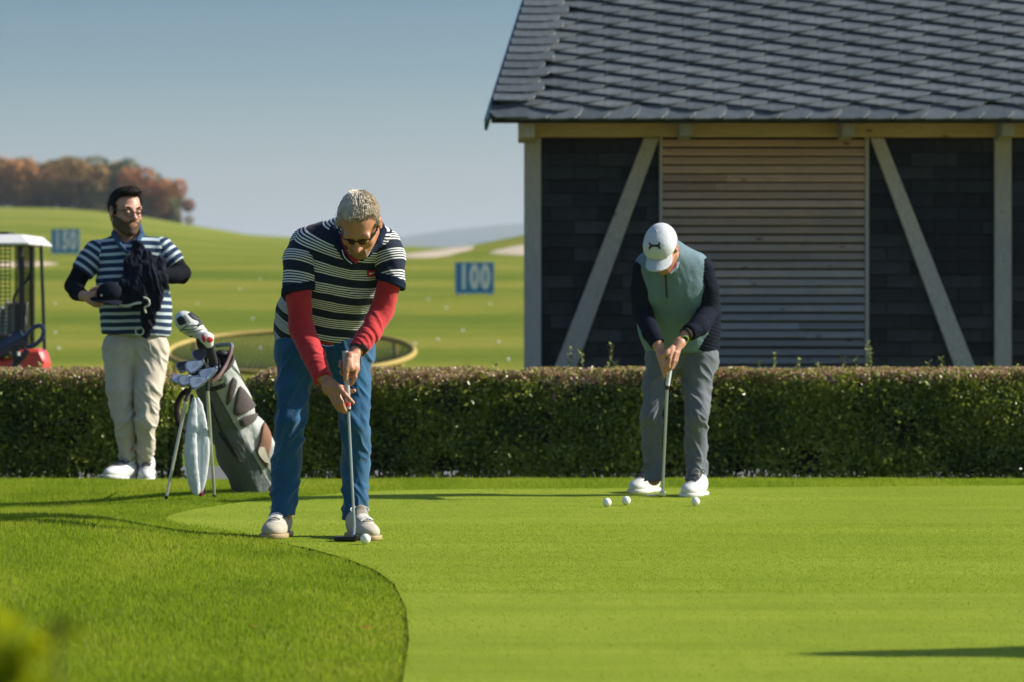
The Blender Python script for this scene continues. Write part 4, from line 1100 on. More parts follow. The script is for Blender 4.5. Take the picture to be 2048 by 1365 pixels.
class Head:
    def __init__(s, c, f, up=(0, 0, 1), sc_=1.0, yaw_roll=0):
        s.c = np.array(c, float); s.y = np.array(f, float); s.y /= np.linalg.norm(s.y)
        s.x = np.cross(s.y, up); s.x /= np.linalg.norm(s.x); s.z = np.cross(s.x, s.y)
        if yaw_roll:
            cr_, sr_ = math.cos(yaw_roll), math.sin(yaw_roll); s.x, s.z = s.x * cr_ + s.z * sr_, s.z * cr_ - s.x * sr_
        s.s = sc_; s.R = np.stack([s.x, s.y, s.z])
    def w(s, x, y, z): return s.c + s.s * (s.x * x + s.y * y + s.z * z)
    def loc(s, p): return ((np.asarray(p) - s.c) @ s.R.T) / s.s
    def e(s, c, r): return E(s.w(*c), np.array(r) * s.s, s.R)
    def k(s, a, b, r1, r2=None, w=None, f=1): 
        ww = None if w is None else s.x * w[0] + s.y * w[1] + s.z * w[2]
        return C(s.w(*a), s.w(*b), r1 * s.s, (r1 if r2 is None else r2) * s.s, ww, f)
    def skull(s): return U(s.e((0, -.015, .028), (.075, .097, .085)), s.e((0, .028, -.035), (.061, .066, .082)), k=.03)
    def field(s, neckbase, neck_r=.058, ears=True):
        base = s.skull()
        for g, k in ((s.k((-.053, .0, -.06), (-.018, .062, -.102), .020, .018), .03), (s.k((.053, .0, -.06), (.018, .062, -.102), .020, .018), .03),
                     (s.e((0, .072, -.105), (.024, .019, .017)), .02), (s.e((-.038, .062, -.034), (.022, .02, .02)), .02), (s.e((.038, .062, -.034), (.022, .02, .02)), .02),
                     (s.k((-.04, .079, .020), (.04, .079, .020), .0125), .018), (s.k((0, .088, .008), (0, .111, -.030), .0085, .0125), .012),
                     (s.e((-.013, .098, -.034), (.009, .011, .008)), .006), (s.e((.013, .098, -.034), (.009, .011, .008)), .006), (s.e((0, .083, -.064), (.030, .016, .022)), .015)):
            base = U(base, g, k=k)
        for sx in (-1, 1):
            base = SUB(base, s.e((sx * .032, .098, -.002), (.018, .014, .012)), k=.014)
            base = U(base, s.e((sx * .032, .082, -.002), (.014, .012, .011)), k=.003)
        base = SUB(base, s.k((-.019, .103, -.0665), (.019, .103, -.0665), .0035), k=.006)
        for z_, y_, r_ in ((-.0615, .094, .0052), (-.0725, .0925, .006)):
            base = U(base, s.k((-.017, y_ - .003, z_), (.017, y_ - .003, z_), r_), k=.004)
        if ears:
            for sx in (-1, 1):
                ear = s.e((sx * .081, -.006, -.006), (.010, .020, .033)); ear = SUB(ear, s.e((sx * .090, .0, -.002), (.006, .012, .021)), k=.006)
                base = U(base, ear, k=.008)
        return U(base, C(s.w(0, -.028, -.06), neckbase, neck_r * s.s, neck_r * 1.12), k=.03)
    def attrs(s, beard=None):
        def fn(V):
            q = s.loc(V); lip = np.exp(-((q[:, 0] / .022) ** 2 + ((q[:, 2] + .067) / .009) ** 2)) * (q[:, 1] > .07)
            rosy = .35 * np.exp(-(((np.abs(q[:, 0]) - .042) / .022) ** 2 + ((q[:, 2] + .03) / .022) ** 2)) * (q[:, 1] > .04) + .4 * np.exp(-((q[:, 0] / .013) ** 2 + ((q[:, 2] + .03) / .012) ** 2)) * (q[:, 1] > .09)
            rosy = rosy + .5 * (np.abs(q[:, 0]) > .078) * (np.abs(q[:, 2]) < .04) * (np.abs(q[:, 1]) < .04)
            near = np.linalg.norm(q, axis=1) < .16
            stub = beard(q) * near if beard else np.zeros(len(V))
            return {'lip': (lip + rosy) * near, 'stub': stub}
        return fn
    def hair(s, head, zy, off=.010, temple=.0):
        ys = [a for a, b in zy]; zs = [b for a, b in zy]
        def fn(p):
            q = s.loc(p); ye = q[:, 1] + temple * np.clip(np.abs(q[:, 0]) - .026, 0, .03) * (q[:, 2] > .035); return np.maximum(head(p) - off * s.s, -(q[:, 2] - np.interp(ye, ys, zs)) * s.s * .9)
        return fn
def beard_field(H, head, lo=.004):
    def fn(p):
        q = H.loc(p); ax = np.abs(q[:, 0])
        top = np.interp(ax, [0, .02, .028, .045, .06, .08], [-.046, -.046, -.052, -.052, -.035, .0])
        reg = (q[:, 2] - top)                                   # below the line
        lips = .015 - np.sqrt((q[:, 0] / 1.5) ** 2 + (q[:, 2] + .067) ** 2)      # keep the lips free
        back = -(q[:, 1] - np.interp(q[:, 2], [-.12, -.08, -.03, .0], [.0, -.01, .0, .01]))
        neck = -(q[:, 2] + .128)
        return np.maximum.reduce([head(p) - lo, reg * .8, lips * .8, back * .8, neck])
    return fn
def strands(name, H, V, Nn, n, L, flow, mat, parent, wd=.0011, jitter=.35, lift=.35):
    i = rng.integers(0, len(V), n); p = V[i] + rng.normal(0, .0015, (n, 3)); nn = Nn[i]; q = H.loc(p)
    d = flow(q) @ H.R; d = d - nn * np.einsum('ij,ij->i', d, nn)[:, None]; d /= np.linalg.norm(d, axis=1)[:, None] + 1e-9
    d = d + nn * lift + rng.normal(0, jitter, (n, 3)); d /= np.linalg.norm(d, axis=1)[:, None]
    l = L * rng.uniform(.5, 1.15, n); s_ = np.cross(d, nn); s_ /= np.linalg.norm(s_, axis=1)[:, None] + 1e-9
    V3 = np.empty((n, 4, 3)); V3[:, 0] = p - s_ * wd; V3[:, 1] = p + s_ * wd; m = p + d * l[:, None] * .55
    V3[:, 2] = m + s_ * wd * .8; V3[:, 3] = p + d * l[:, None] - nn * l[:, None] * .25
    k = np.arange(n) * 4; T = np.concatenate([np.stack([k, k+1, k+2], 1), np.stack([k, k+2, k+3], 1)])
    return mk(name, V3.reshape(-1, 3), T.astype(np.int32), mat, parent, True, {'tint': np.repeat(.3 + .4 * rng.random(n), 4)}, kind='stuff')
def hair_mat(name, stops):
    m = N(name); at = m.n('Attribute', attribute_name='tint'); f = m.math('ADD', m.math('MULTIPLY', at.outputs['Fac'], .6), m.math('MULTIPLY', m.noise(m.coords(), 28, 4), .5))
    m.set(Base_Color=m.ramp(f, stops), Roughness=.6); m.b.inputs['Specular IOR Level'].default_value = .15; return m.m
def stripes_mat(name, pat, attr='sc'):
    """pat(m, coordinate socket) -> factor of white"""
    m = N(name); at = m.n('Attribute', attribute_name=attr); f, a, b = pat(m, at.outputs['Fac'])
    v = m.coords(); n2 = m.noise(v, 900, 2); n1 = m.noise(v, 9, 5)
    c = m.mix(f, a, b); c = m.mix(.35, c, m.ramp(n2, [(.3, .6), (.7, 1.0)]), 'MULTIPLY'); c = m.mix(.4, c, m.ramp(n1, [(.3, .75), (.7, 1.1)]), 'MULTIPLY')
    m.set(Base_Color=c, Roughness=.85); m.b.inputs['Specular IOR Level'].default_value = .2; m.b.inputs['Sheen Weight'].default_value = .08
    m.bump(m.noise(v, 55, 4), .002); return m.m
def pat1(m, x):                   # five thin white lines, then a broad navy band
    t = m.math('FRACT', m.math('DIVIDE', x, .084)); u = m.math('DIVIDE', t, .60); inside = m.math('LESS_THAN', t, .60)
    ln = m.math('LESS_THAN', m.math('FRACT', m.math('MULTIPLY', u, 5.0)), .50)
    return m.math('MULTIPLY', inside, ln), (.012, .020, .042), (.78, .79, .78)
def pat3(m, x):
    t = m.math('FRACT', m.math('DIVIDE', x, .0415)); ln = m.math('LESS_THAN', t, .40)
    return ln, (.012, .035, .085), (.50, .58, .62)
MAT_POLO1 = stripes_mat('navy_white_fine_stripes', pat1); MAT_POLO3 = stripes_mat('blue_white_stripes', pat3)
def shoe(parent, toe, heel, zg, mat, matsole, w_=.050, name='shoe', lacem=None, tilt=0, seed=0, flap=None):
    toe = np.array(toe, float); heel = np.array(heel, float); f = toe - heel; L = np.linalg.norm(f); f /= L; f = np.array([f[0], f[1], 0]); f /= np.linalg.norm(f); s_ = np.array([-f[1], f[0], 0])
    z0 = np.array([0, 0, 1.0]); o = np.array([(toe[0] + heel[0]) / 2, (toe[1] + heel[1]) / 2, zg])
    ct, st_ = math.cos(tilt), math.sin(tilt); f2 = f * ct - z0 * st_; u2 = z0 * ct + f * st_
    w0 = lambda a, b, c: o + f2 * a + s_ * b + u2 * c
    R = np.stack([f2, s_, u2]); h = L / 2
    up = U(E(w0(h - .075, 0, .034), (.075, w_ * .94, .034), R), E(w0(-.01, 0, .042), (.09, w_ * .82, .048), R), E(w0(-h + .055, 0, .050), (.055, w_ * .76, .052), R), E(w0(-h + .075, 0, .075), (.055, w_ * .74, .035), R), k=.04)
    up = CUT(up, w0(0, 0, .018), -u2)
    so_ = U(E(w0(h - .075, 0, .012), (.077, w_ * 1.0, .045), R), E(w0(-h + .06, 0, .012), (.062, w_ * .84, .045), R), C(w0(h - .08, 0, .01), w0(-h + .06, 0, .01), w_ * .93, w_ * .8, u2, .6), k=.03)
    so_ = CUT(CUT(so_, w0(0, 0, .0), -u2), w0(0, 0, .021), u2)
    bx = bbox([toe, heel], .08); bx[0][2] = zg - .03; bx[1][2] = zg + .2
    sh = sobj(name, up, bx, .004, mat, parent); sobj('sole', so_, bx, .004, matsole, sh)
    if lacem:
        lc = MB(); 
        for k in range(5):
            a = h - .092 - k * .021; z = .069 + k * .0075
            for sg in (-1, 1):
                pts = trace(up, [w0(a + sg * .008 * j, j * w_ * .5, .17) for j in (-1, -.5, 0, .5, 1)], [-u2] * 5)
                lc.tube(spline([p + u2 * .007 for p in pts], 3), .0034, 5)
        a = h - .115 - 5 * .021
        top = trace(up, [w0(a + .01, 0, .2)], [-u2])[0]
        for sg in (-1, 1):
            lc.tube(spline([top, top + s_ * sg * .02 + u2 * .016, top + s_ * sg * .04 + u2 * .006 + f * .01, top + s_ * sg * .028 - u2 * .004 + f * .012, top + f * .004], 4), .0022, 5)
            lc.tube(spline([top, top + s_ * sg * .018 + f * .02, top + s_ * sg * .03 + f * .035 - u2 * .012], 4), .002, 5)
        lc.build('lace', lacem, sh, smooth=True)
        sm = MB()
        for aa, wd2 in ((h - .055, .55), (h - .105, .72)):
            pts = trace(up, [w0(aa - .012 * abs(j) ** 2 * 3, j * w_ * wd2, .17) for j in np.linspace(-1, 1, 9)], [-u2] * 9); sm.tube(spline(list(pts), 2), .0016, 5)
        sm.build('seam', lacem, sh, smooth=True)
        tg = U(C(w0(-.005, 0, .085), w0(-.03, 0, .115), .028, .026, f2, .25), k=0)
        sobj('tongue', tg, bx, .004, MAT_TONGUE, sh)
        vamp = OFF(INT(up, U(C(w0(h - .095, 0, .09), w0(-.03, 0, .12), .022, .027, u2, 3.5), k=0)), .0038); sobj('vamp', vamp, bx, .004, MAT_TONGUE if lacem is MAT_LACE else MAT_LACE_D, sh)
    return sh
MAT_X = None
MAT_SHOE_BEIGE = cloth('shoe_beige', (.47, .42, .34), weave=600); MAT_SOLE_GUM = simple('gum_sole', (.36, .27, .13), .6, var=.2)
MAT_SHOE_WHITE = simple('shoe_white_leather', (.60, .61, .60), .4, var=.06); MAT_SOLE_WHITE = simple('white_sole', (.62, .62, .58), .6); MAT_LACE = simple('lace_offwhite', (.75, .72, .64), .8); MAT_TONGUE = simple('shoe_tongue', (.30, .27, .22), .9); MAT_LACE_D = simple('lace_dark', (.05, .055, .07), .8)
MAT_BLACK = simple('black_plastic', (.012, .012, .013), .3, var=.1); MAT_CHROME = simple('chrome', (.72, .74, .76), .12, metal=1, var=.03); MAT_STEEL = simple('steel_shaft', (.42, .47, .60), .22, metal=.45, var=.04)

# ================================================================== 1. the bending golfer
d1 = 16.1
def q(px, py, dy=0): return P(px, py, d1 + dy)
p1 = empty('person', (-.83, d1, 0), 'grey haired person in striped polo over red sleeves and blue trousers bending over a putter', 'person')
H1 = Head(q(718, 446, -.40), (-.07, -.57, -.82), sc_=1.05, yaw_roll=.04)
nb = q(713, 478, -.20)
hd = H1.field(nb, .060)
arm = lambda pts, rs: chain(pts, rs, k=.02)
# hands: palms, then every finger on its own
G0, G1 = q(690, 702, -.375), q(696.5, 819, -.385)            # the grip axis
def fing(pts, r0=.0100, r1=.0082):
    n = len(pts); return U(*[C(pts[i], pts[i+1], r0 + (r1 - r0) * i / (n-1), r0 + (r1 - r0) * (i+1) / (n-1)) for i in range(n-1)], k=.004)
W1 = q(643, 752, -.335)
lowhand = U(C(W1, q(662, 772, -.37), .026, .024, (.3, 1, 0), .8), C(q(660, 768, -.385), q(681, 779, -.405), .022, .015, (.2, 1, 0), .8), C(q(656, 778, -.375), q(670, 792, -.385), .023, .018, (.2, 1, 0), .75), k=.018)
for pts in ([q(679, 777, -.408), q(690, 789, -.425), q(700, 800, -.425), q(706, 806, -.42)],
            [q(675, 786, -.40), q(683, 804, -.412), q(688, 818, -.40), q(692, 823, -.392)],
            [q(668, 791, -.392), q(677, 809, -.40), q(684, 822, -.39), q(690, 825, -.38)],
            [q(661, 790, -.38), q(669, 807, -.388), q(677, 819, -.38), q(683, 820, -.37)]):
    lowhand = U(lowhand, fing(pts), k=.007)
lowhand = U(lowhand, fing([q(668, 768, -.375), q(684, 776, -.355), q(699, 784, -.352), q(708, 782, -.36)], .0115, .009), k=.010)
W2 = q(716, 699, -.30)
uphand = U(C(W2, q(707, 715, -.345), .025, .022, (.3, 1, 0), .8), C(q(699, 713, -.385), q(701, 736, -.405), .020, .016), C(q(708, 715, -.36), q(711, 738, -.375), .022, .019), k=.018)
for pts in ([q(696, 722, -.405), q(693, 740, -.415), q(691.5, 750, -.412), q(691, 758, -.408)],):
    uphand = U(uphand, fing(pts, .0125, .0095), k=.008)
for pts in ([q(712, 734, -.385), q(710, 754, -.39), q(704, 766, -.375), q(700, 769, -.362)],
            [q(714, 728, -.365), q(713, 744, -.362), q(705, 752, -.345), q(690, 752, -.35), q(682, 745, -.368)],
            [q(713, 722, -.35), q(711, 734, -.342), q(700, 740, -.335), q(688, 738, -.345), q(680, 732, -.365)],
            [q(711, 716, -.34), q(708, 724, -.332), q(698, 730, -.33), q(686, 727, -.345), q(681, 724, -.362)]):
    uphand = U(uphand, fing(pts, .0098, .0082), k=.006)
spine = [q(648, 688, .10), q(655, 628, .04), q(676, 550, -.08), q(694, 498, -.15)]
torso_in = chain(spine, [.13, .13, .14, .12], .06, (0, .75, .6), .62)
LA = [q(603, 500, -.16), q(597, 590, -.19), q(603, 658, -.2), q(627, 712, -.27), W1]
RA = [q(776, 500, -.16), q(781, 560, -.19), q(764, 622, -.18), q(740, 664, -.24), W2]
body1 = U(hd, U(torso_in, C(LA[0], RA[0], .05), k=.05), arm(LA, [.045, .04, .038, .033, .027]), arm(RA, [.045, .04, .038, .033, .027]), lowhand, uphand, k=.012)
legsL = [q(600, 715, .06), q(586, 775, .03), q(583, 845, -.02), q(573, 930, .03), q(565, 1035, .0)]
legsR = [q(698, 715, .06), q(708, 775, .03), q(710, 845, -.03), q(711, 930, .02), q(709, 1035, .0)]
body1 = U(body1, chain(legsL, [.07, .06, .05, .042, .035], .03), chain(legsR, [.07, .06, .05, .042, .035], .03), k=.03)
def stub1(qq): return .35 * ((qq[:, 2] < -.045) & (qq[:, 1] > .0)) * (.6 + .4 * (np.abs(qq[:, 0]) < .04))
o_body = sobj('body', body1, (q(540, 1060, 1) * [1, 0, 1] + [0, 15.4, 0], q(830, 370, 0) * [1, 0, 1] + [0, 16.55, 0]), .0032, SKIN1, p1, attrs=H1.attrs(stub1))
# hair
hline1 = [(-.14, -.062), (-.07, -.058), (-.03, -.03), (.0, .012), (.022, .018), (.034, .055), (.045, .088), (.062, .108), (.12, .20)]
HF = H1.hair(H1.field(nb, .05, False), hline1, .0055, .8)
MAT_HAIR1 = hair_mat('hair_grey_blond', [(.2, (.38, .31, .23)), (.5, (.58, .50, .39)), (.8, (.84, .79, .70))])
bxh = (H1.c - .16, H1.c + .16)
nz = lambda V, nn: .0004 * (fbm(V * 60, 4, 2) - .4)
V_, Q_ = surf(HF, bxh[0], bxh[1], .004); nn_ = vnormals(V_, Q_)
hair1 = mk('hair', V_ + nn_ * nz(V_, nn_)[:, None], Q_.astype(np.int32), MAT_HAIR1, p1)
def flow1(l): 
    f_ = np.stack([l[:, 0] * 3, np.full(len(l), 1.0) * (l[:, 2] > .04) + .15, -1.2 * (l[:, 2] < .05) - .1], 1); return f_
strands('hair_strands', H1, V_, nn_, 14000, .026, flow1, MAT_HAIR1, hair1, .0006, .06, .07)
BF = beard_field(H1, H1.field(nb, .05, False), .0025)
MAT_BEARD1 = hair_mat('beard_grey_brown', [(.2, (.22, .14, .085)), (.6, (.36, .26, .17)), (.9, (.50, .42, .31))])
def goatee(p):
    l = H1.loc(p); return np.maximum(BF(p), (np.abs(l[:, 0]) - .030) * 1.0)
sobj('beard', goatee, bxh, .003, MAT_BEARD1, p1, disp=lambda V, n: .002 * fbm(V * 220, 3, 2))
# sunglasses
def glasses(H, parent, name, mat, lens=None, hgt=.019, wrap=True, mfr=None):
    mb = MB(); nst = 25; pts = []
    for i in range(nst):
        a = (i / (nst - 1) - .5) * 2; x = .071 * a; y = .100 - .055 * abs(a) ** 2.6 - .004 * (1 - abs(a)) ; 
        hh = hgt * (1 - .35 * abs(a) ** 3) * (1 - .45 * math.exp(-(a / .12) ** 2)); zc = .004 + .004 * abs(a)
        drop = .10 * 0
        for t in (0, 1):
            yy = y + (.0 if t == 0 else .003)
            pts.append(H.w(x, yy + .001, zc + hh * .75)); pts.append(H.w(x, yy - .002, zc - hh))
    Fc = []
    for i in range(nst - 1):
        a, b = i * 4, i * 4 + 4
        Fc += [(a, a+1, b+1, b), (a+2, b+2, b+3, a+3), (a, b, b+2, a+2), (a+1, a+3, b+3, b+1)]
    Fc += [(0, 2, 3, 1), (nst*4-4, nst*4-3, nst*4-1, nst*4-2)]
    mb.add(pts, Fc); g = mb.build(name, mat, parent, smooth=True)
    for sx in (-1, 1):
        MB().tube([H.w(sx * .072, .046, .012), H.w(sx * .080, .01, .013), H.w(sx * .081, -.012, .008)], [.004, .003, .0022], 6).build('temple', mfr or mat, g, smooth=True)
    return g
MAT_LENS = simple('dark_lens', (.008, .009, .011), .28, var=.1, spec=.25)
glasses(H1, p1, 'sunglasses', MAT_LENS)
# polo shirt
tax = spine[2] - spine[0]; tax /= np.linalg.norm(tax); wfl = np.cross(tax, (1, 0, 0)); wfl /= np.linalg.norm(wfl)
shirt = chain([q(646, 692, .09), q(647, 676, .09), q(653, 625, .05), q(674, 552, -.07), q(692, 500, -.14)], [.184, .184, .177, .183, .150], .06, wfl, .66)
shirt = U(shirt, C(q(618, 492, -.14), q(764, 490, -.14), .074, .074), C(q(700, 500, -.15), q(712, 474, -.2), .085, .068), C(q(626, 560, -.1), q(600, 640, .06), .075, .07), k=.06)
hem = q(640, 698, .05)
shirt = CUT(shirt, hem, (-.10, -.35, -1)); shirt = SUB(shirt, C(q(712, 470, -.23), q(713, 430, -.30), .056, .066), k=.008)
shirt = SUB(shirt, C(q(706, 512, -.36), q(713, 470, -.30), .022, .05), k=.01)
axis1 = [q(634, 770, .13), q(640, 690, .1), q(650, 630, .05), q(672, 555, -.07), q(694, 490, -.16), q(714, 430, -.28)]
def along(V, pts):
    pts = [np.asarray(p, float) for p in pts]; best = np.full(len(V), 1e9); out = np.zeros(len(V)); acc = 0
    for i in range(len(pts) - 1):
        a, b = pts[i], pts[i+1]; ba = b - a; L = np.linalg.norm(ba); h = (V - a) @ ba / (L * L)
        hc = h if (i == 0 or i == len(pts) - 2) else np.clip(h, 0, 1)
        hc = np.clip(h, 0 if i > 0 else -9, 1 if i < len(pts) - 2 else 9)
        d = np.linalg.norm(V - a - np.clip(hc, -.5, 1.5)[:, None] * ba, axis=1); m = d < best; best[m] = d[m]; out[m] = (acc + hc * L)[m]; acc += L
    return out
def along_s(V, pts, k=.05):        # smooth version: blends the segment directions
    pts = [np.asarray(p, float) for p in pts]; num = np.zeros(len(V)); den = np.zeros(len(V)); acc = 0
    for i in range(len(pts) - 1):
        a, b = pts[i], pts[i+1]; ba = b - a; L = np.linalg.norm(ba); h = (V - a) @ ba / (L * L); hc = np.clip(h, 0, 1)
        d2 = ((V - a - hc[:, None] * ba) ** 2).sum(1); wgt = np.exp(-d2 / (2 * k * k)) + 1e-12
        num += wgt * (acc + h * L); den += wgt; acc += L
    return num / den
STA = q(698, 480, -.16) - q(650, 680, .06); STA /= np.linalg.norm(STA)
fold_t = folds(.010, (.5, -.2, 1), 16, 5, 3)
bx1 = (q(520, 720, 1) * [1, 0, 1] + [0, 15.5, 0], q(840, 400, 0) * [1, 0, 1] + [0, 16.5, 0])
polo = sobj('polo_shirt', shirt, bx1, .0042, MAT_POLO1, p1, disp=lambda V, n: .0055 * (fbm(np.stack([V[:, 0] * 9 + V[:, 2] * 10, V[:, 1] * 8, V[:, 2] * 13 - V[:, 0] * 9], 1), 8, 3) - .5) * 2 + .5 * fold_t(V, n),
            attrs=lambda V: {'sc': (V - hem) @ STA + .06 * np.abs((V - hem)[:, 0] + .01) ** 1.6 + .02 + .012 * (fbm(V * 6, 2, 2) - .5)})
def sleeve(name, pts, rs, cut0, cutn, mat, parent, bx, dsp, at=None, h=.004, **kw):
    f = CUT(chain(pts, rs, .02), cut0, cutn); return sobj(name, f, bx, h, mat, parent, disp=dsp, attrs=at, **kw)
S1 = [q(616, 490, -.14), q(603, 520, -.165), q(595, 590, -.19)]; S2 = [q(766, 489, -.14), q(778, 515, -.165), q(783, 575, -.19)]
for pts, rs, n_ in ((S1, [.076, .074, .064], (.02, 0, -1)), (S2, [.072, .066, .054], (.05, 0, -1))):
    dirv = pts[2] - pts[1]; dirv /= np.linalg.norm(dirv); cutp = pts[2] - dirv * .010
    sleeve('sleeve', pts, rs, cutp, dirv + np.array([.0, 0, 0]) + (np.array([.30, 0, 0]) if pts is S1 else np.array([-.40, 0, 0])), MAT_POLO1, polo, bx1, folds(.006, dirv, 14, 8, 5), lambda V, pts=pts: {'sc': -along_s(V, [pts[0], pts[1], pts[2]], .05) + .012})
    # plain navy cuff
MAT_NAVYK = cloth('navy_knit', (.012, .020, .042)); MAT_RED = cloth('red_jersey', (.46, .022, .030), col2=(.58, .035, .042)); MAT_JEANS = cloth('blue_trousers', (.010, .085, .19), var=.22, sheen=.25)
MAT_WHITEK = simple('white_trim', (.7, .7, .7), .8)
for pts, rs, n_ in ((S1, .0675, .30), (S2, .0585, -.40)):
    dirv = pts[2] - pts[1]; dirv /= np.linalg.norm(dirv); c0 = pts[2] - dirv * .006; nn3 = dirv + np.array([n_, 0, 0])
    f = chain(pts, [rs + .012, rs + .0095, rs], .02); f = CUT(CUT(f, c0, nn3), c0 - dirv * .034, -nn3); sobj('cuff', f, bx1, .004, MAT_NAVYK, polo, disp=folds(.004, dirv, 14, 8, 5))
# collar, a folded band with two points
def collar(H, centre, pts, r, mat, parent, name='collar', w=(0, 0, 1), f=.5, bx=None, h=.0035):
    fld = U(*[C(pts[i], pts[i+1], r[i], r[i+1]) for i in range(len(pts) - 1)], k=.006); return sobj(name, fld, bx, h, mat, parent)
cpts = [q(704, 526, -.345), q(689, 512, -.335), q(676, 488, -.30), q(668, 460, -.235), q(676, 442, -.16), q(715, 432, -.12), q(755, 442, -.16), q(765, 462, -.235), q(757, 486, -.30), q(738, 506, -.335), q(722, 520, -.345)]
collar(H1, None, cpts, [.008, .014, .018, .019, .018, .016, .018, .018, .016, .013, .008], MAT_NAVYK, polo, bx=bx1)
cp2 = [q(709, 523, -.345), q(692, 508, -.332), q(682, 486, -.30), q(677, 462, -.235), q(720, 440, -.16), q(755, 462, -.235), q(748, 486, -.30), q(730, 506, -.335), q(712, 521, -.342)]
collar(H1, None, cp2, [.010] * 9, MAT_RED, p1, 'undershirt_collar', bx=bx1)
MB().tube(spline([q(706, 524, -.362), q(703, 540, -.352)], 3), [.0075] * 4, 6, flat=((0, -1, 0), .3)).build('placket', MAT_NAVYK, polo)
MB().tube(spline([q(684, 500, -.352), q(690, 516, -.366), q(704, 528, -.372)], 3), .0022, 5).build('collar_trim', MAT_WHITEK, polo, smooth=True)
MB().tube(spline([q(742, 486, -.35), q(741, 500, -.358), q(735, 512, -.362)], 3), .0018, 5).build('collar_trim', MAT_WHITEK, polo, smooth=True)
# badge on the chest
decal('badge', shirt, [(734, 541), (750, 541), (750.5, 551), (734.5, 552)], 15.2, simple('badge_red', (.50, .02, .03), .7), polo, lift=.006, sub=2)
swoosh = [(0, .55), (.05, .35), (.14, .12), (.10, .35), (.14, .5), (.25, .52), (.45, .42), (1, 0), (.5, .62), (.28, .82), (.10, .85)]
decal('badge_mark', shirt, [(736.5 + x * 11, 543.0 + y * 6) for x, y in swoosh], 15.2, MAT_WHITEK, polo, lift=.0085, sub=1)
# red long sleeves
def mix_disp(*ds): return lambda V, n: sum(d(V, n) for d in ds)
elb = lambda p0: (lambda V: .35 + 1.2 * np.exp(-((np.linalg.norm(V - p0, axis=1)) / .10) ** 2))
for A_, rr__, cutd in ((LA, [.052, .0505, .051, .0455, .038], None), (RA, [.05, .047, .047, .043, .036], None)):
    dv = A_[4] - A_[3]; dv /= np.linalg.norm(dv)
    f = CUT(chain(A_[:4] + [A_[4] + dv * (.022 if A_ is LA else .004)], rr__, .02), A_[4] + dv * (.018 if A_ is LA else 0), dv)
    f = CUT(f, A_[0] + (A_[1] - A_[0]) * .4, A_[0] - A_[1])
    sobj('undershirt_sleeve', f, (bx1[0] - np.array([0, .1, .16]), bx1[1]), .004, MAT_RED, p1, disp=mix_disp(folds(.0055, dv, 34, 10, 11, mask=elb(A_[3])), folds(.005, A_[2] - A_[1], 22, 9, 12)))
ush = CUT(OFF(shirt, -.004), hem + [0, 0, -.016], (-.10, -.35, -1))
us = CUT(CUT(chain([q(646, 712, .09), q(653, 640, .05)], [.182, .172], .06, wfl, .66), hem + np.array([0, 0, -.016]), (-.10, -.35, -1)), hem + np.array([0, 0, .02]), (.1, .35, 1))
sobj('undershirt_hem', us, bx1, .004, MAT_RED, p1)
# trousers
def trousers(name, L, R, rl, rr_, pel, pr_, mat, parent, bx, waist, hemL, hemR, seed, amp=.007, h=.004, kn=None, k=.035, waistn=(0, -.2, 1)):
    f1 = CUT(chain(L, rl, .03), hemL[0], hemL[1]); f2 = CUT(chain(R, rr_, .03), hemR[0], hemR[1])
    f = U(f1, f2, k=.004); f = U(f, chain(pel, pr_, .05, (0, 1, .1), .78), k=.05); f = CUT(f, waist, waistn)
    zk = (L[2][2] + R[2][2]) / 2
    def msk(V): return .35 + .9 * np.exp(-((V[:, 2] - zk) / .16) ** 2) + .9 * np.exp(-((V[:, 2] - hemL[0][2] - .06) / .07) ** 2) + .5 * np.exp(-((V[:, 2] - waist[2] + .16) / .08) ** 2)
    def dsp(V, n):
        sg = np.sign(V[:, 0] - (L[0][0] + R[0][0]) / 2)
        a = fbm(np.stack([V[:, 0] * 9 + seed, V[:, 1] * 9, V[:, 2] * 13 + sg * V[:, 0] * 14], 1), seed, 2)
        b = 1 - np.abs(2 * a - 1) * 3.0
        c = fbm(np.stack([V[:, 0] * 30, V[:, 1] * 30, V[:, 2] * 5], 1), seed + 5, 2) - .5
        return amp * (np.clip(b, -.2, 1) - .62) * msk(V) + .003 * c
    return sobj(name, f, bx, h, mat, parent, disp=dsp)
bxl = (q(500, 1060, 1) * [1, 0, 1] + [0, 15.7, 0], q(780, 650, 0) * [1, 0, 1] + [0, 16.55, 0])
tr1 = trousers('trousers', legsL, legsR, [.098, .074, .065, .067, .057], [.098, .070, .064, .065, .053], [q(612, 696, .06), q(686, 694, .06)], [.128, .128], MAT_JEANS, p1, bxl, q(648, 652, .1), (q(565, 1033, 0), (0.02, 0, -1)), (q(709, 1044, 0), (-.15, 0, -1)), 4, amp=.009)
MB().tube(spline([q(640, 690, -.13), q(655, 694, -.135), q(668, 692, -.135)], 3), .004, 5).build('pocket_seam', MAT_JEANS, tr1)
shoe(p1, (-1.0, 15.90, 0), (-.965, 16.2, 0), .004, MAT_SHOE_BEIGE, MAT_SOLE_GUM, .054, lacem=MAT_LACE)
shoe(p1, (-.575, 15.80, 0), (-.665, 16.09, 0), .004, MAT_SHOE_BEIGE, MAT_SOLE_GUM, .053, lacem=MAT_LACE)
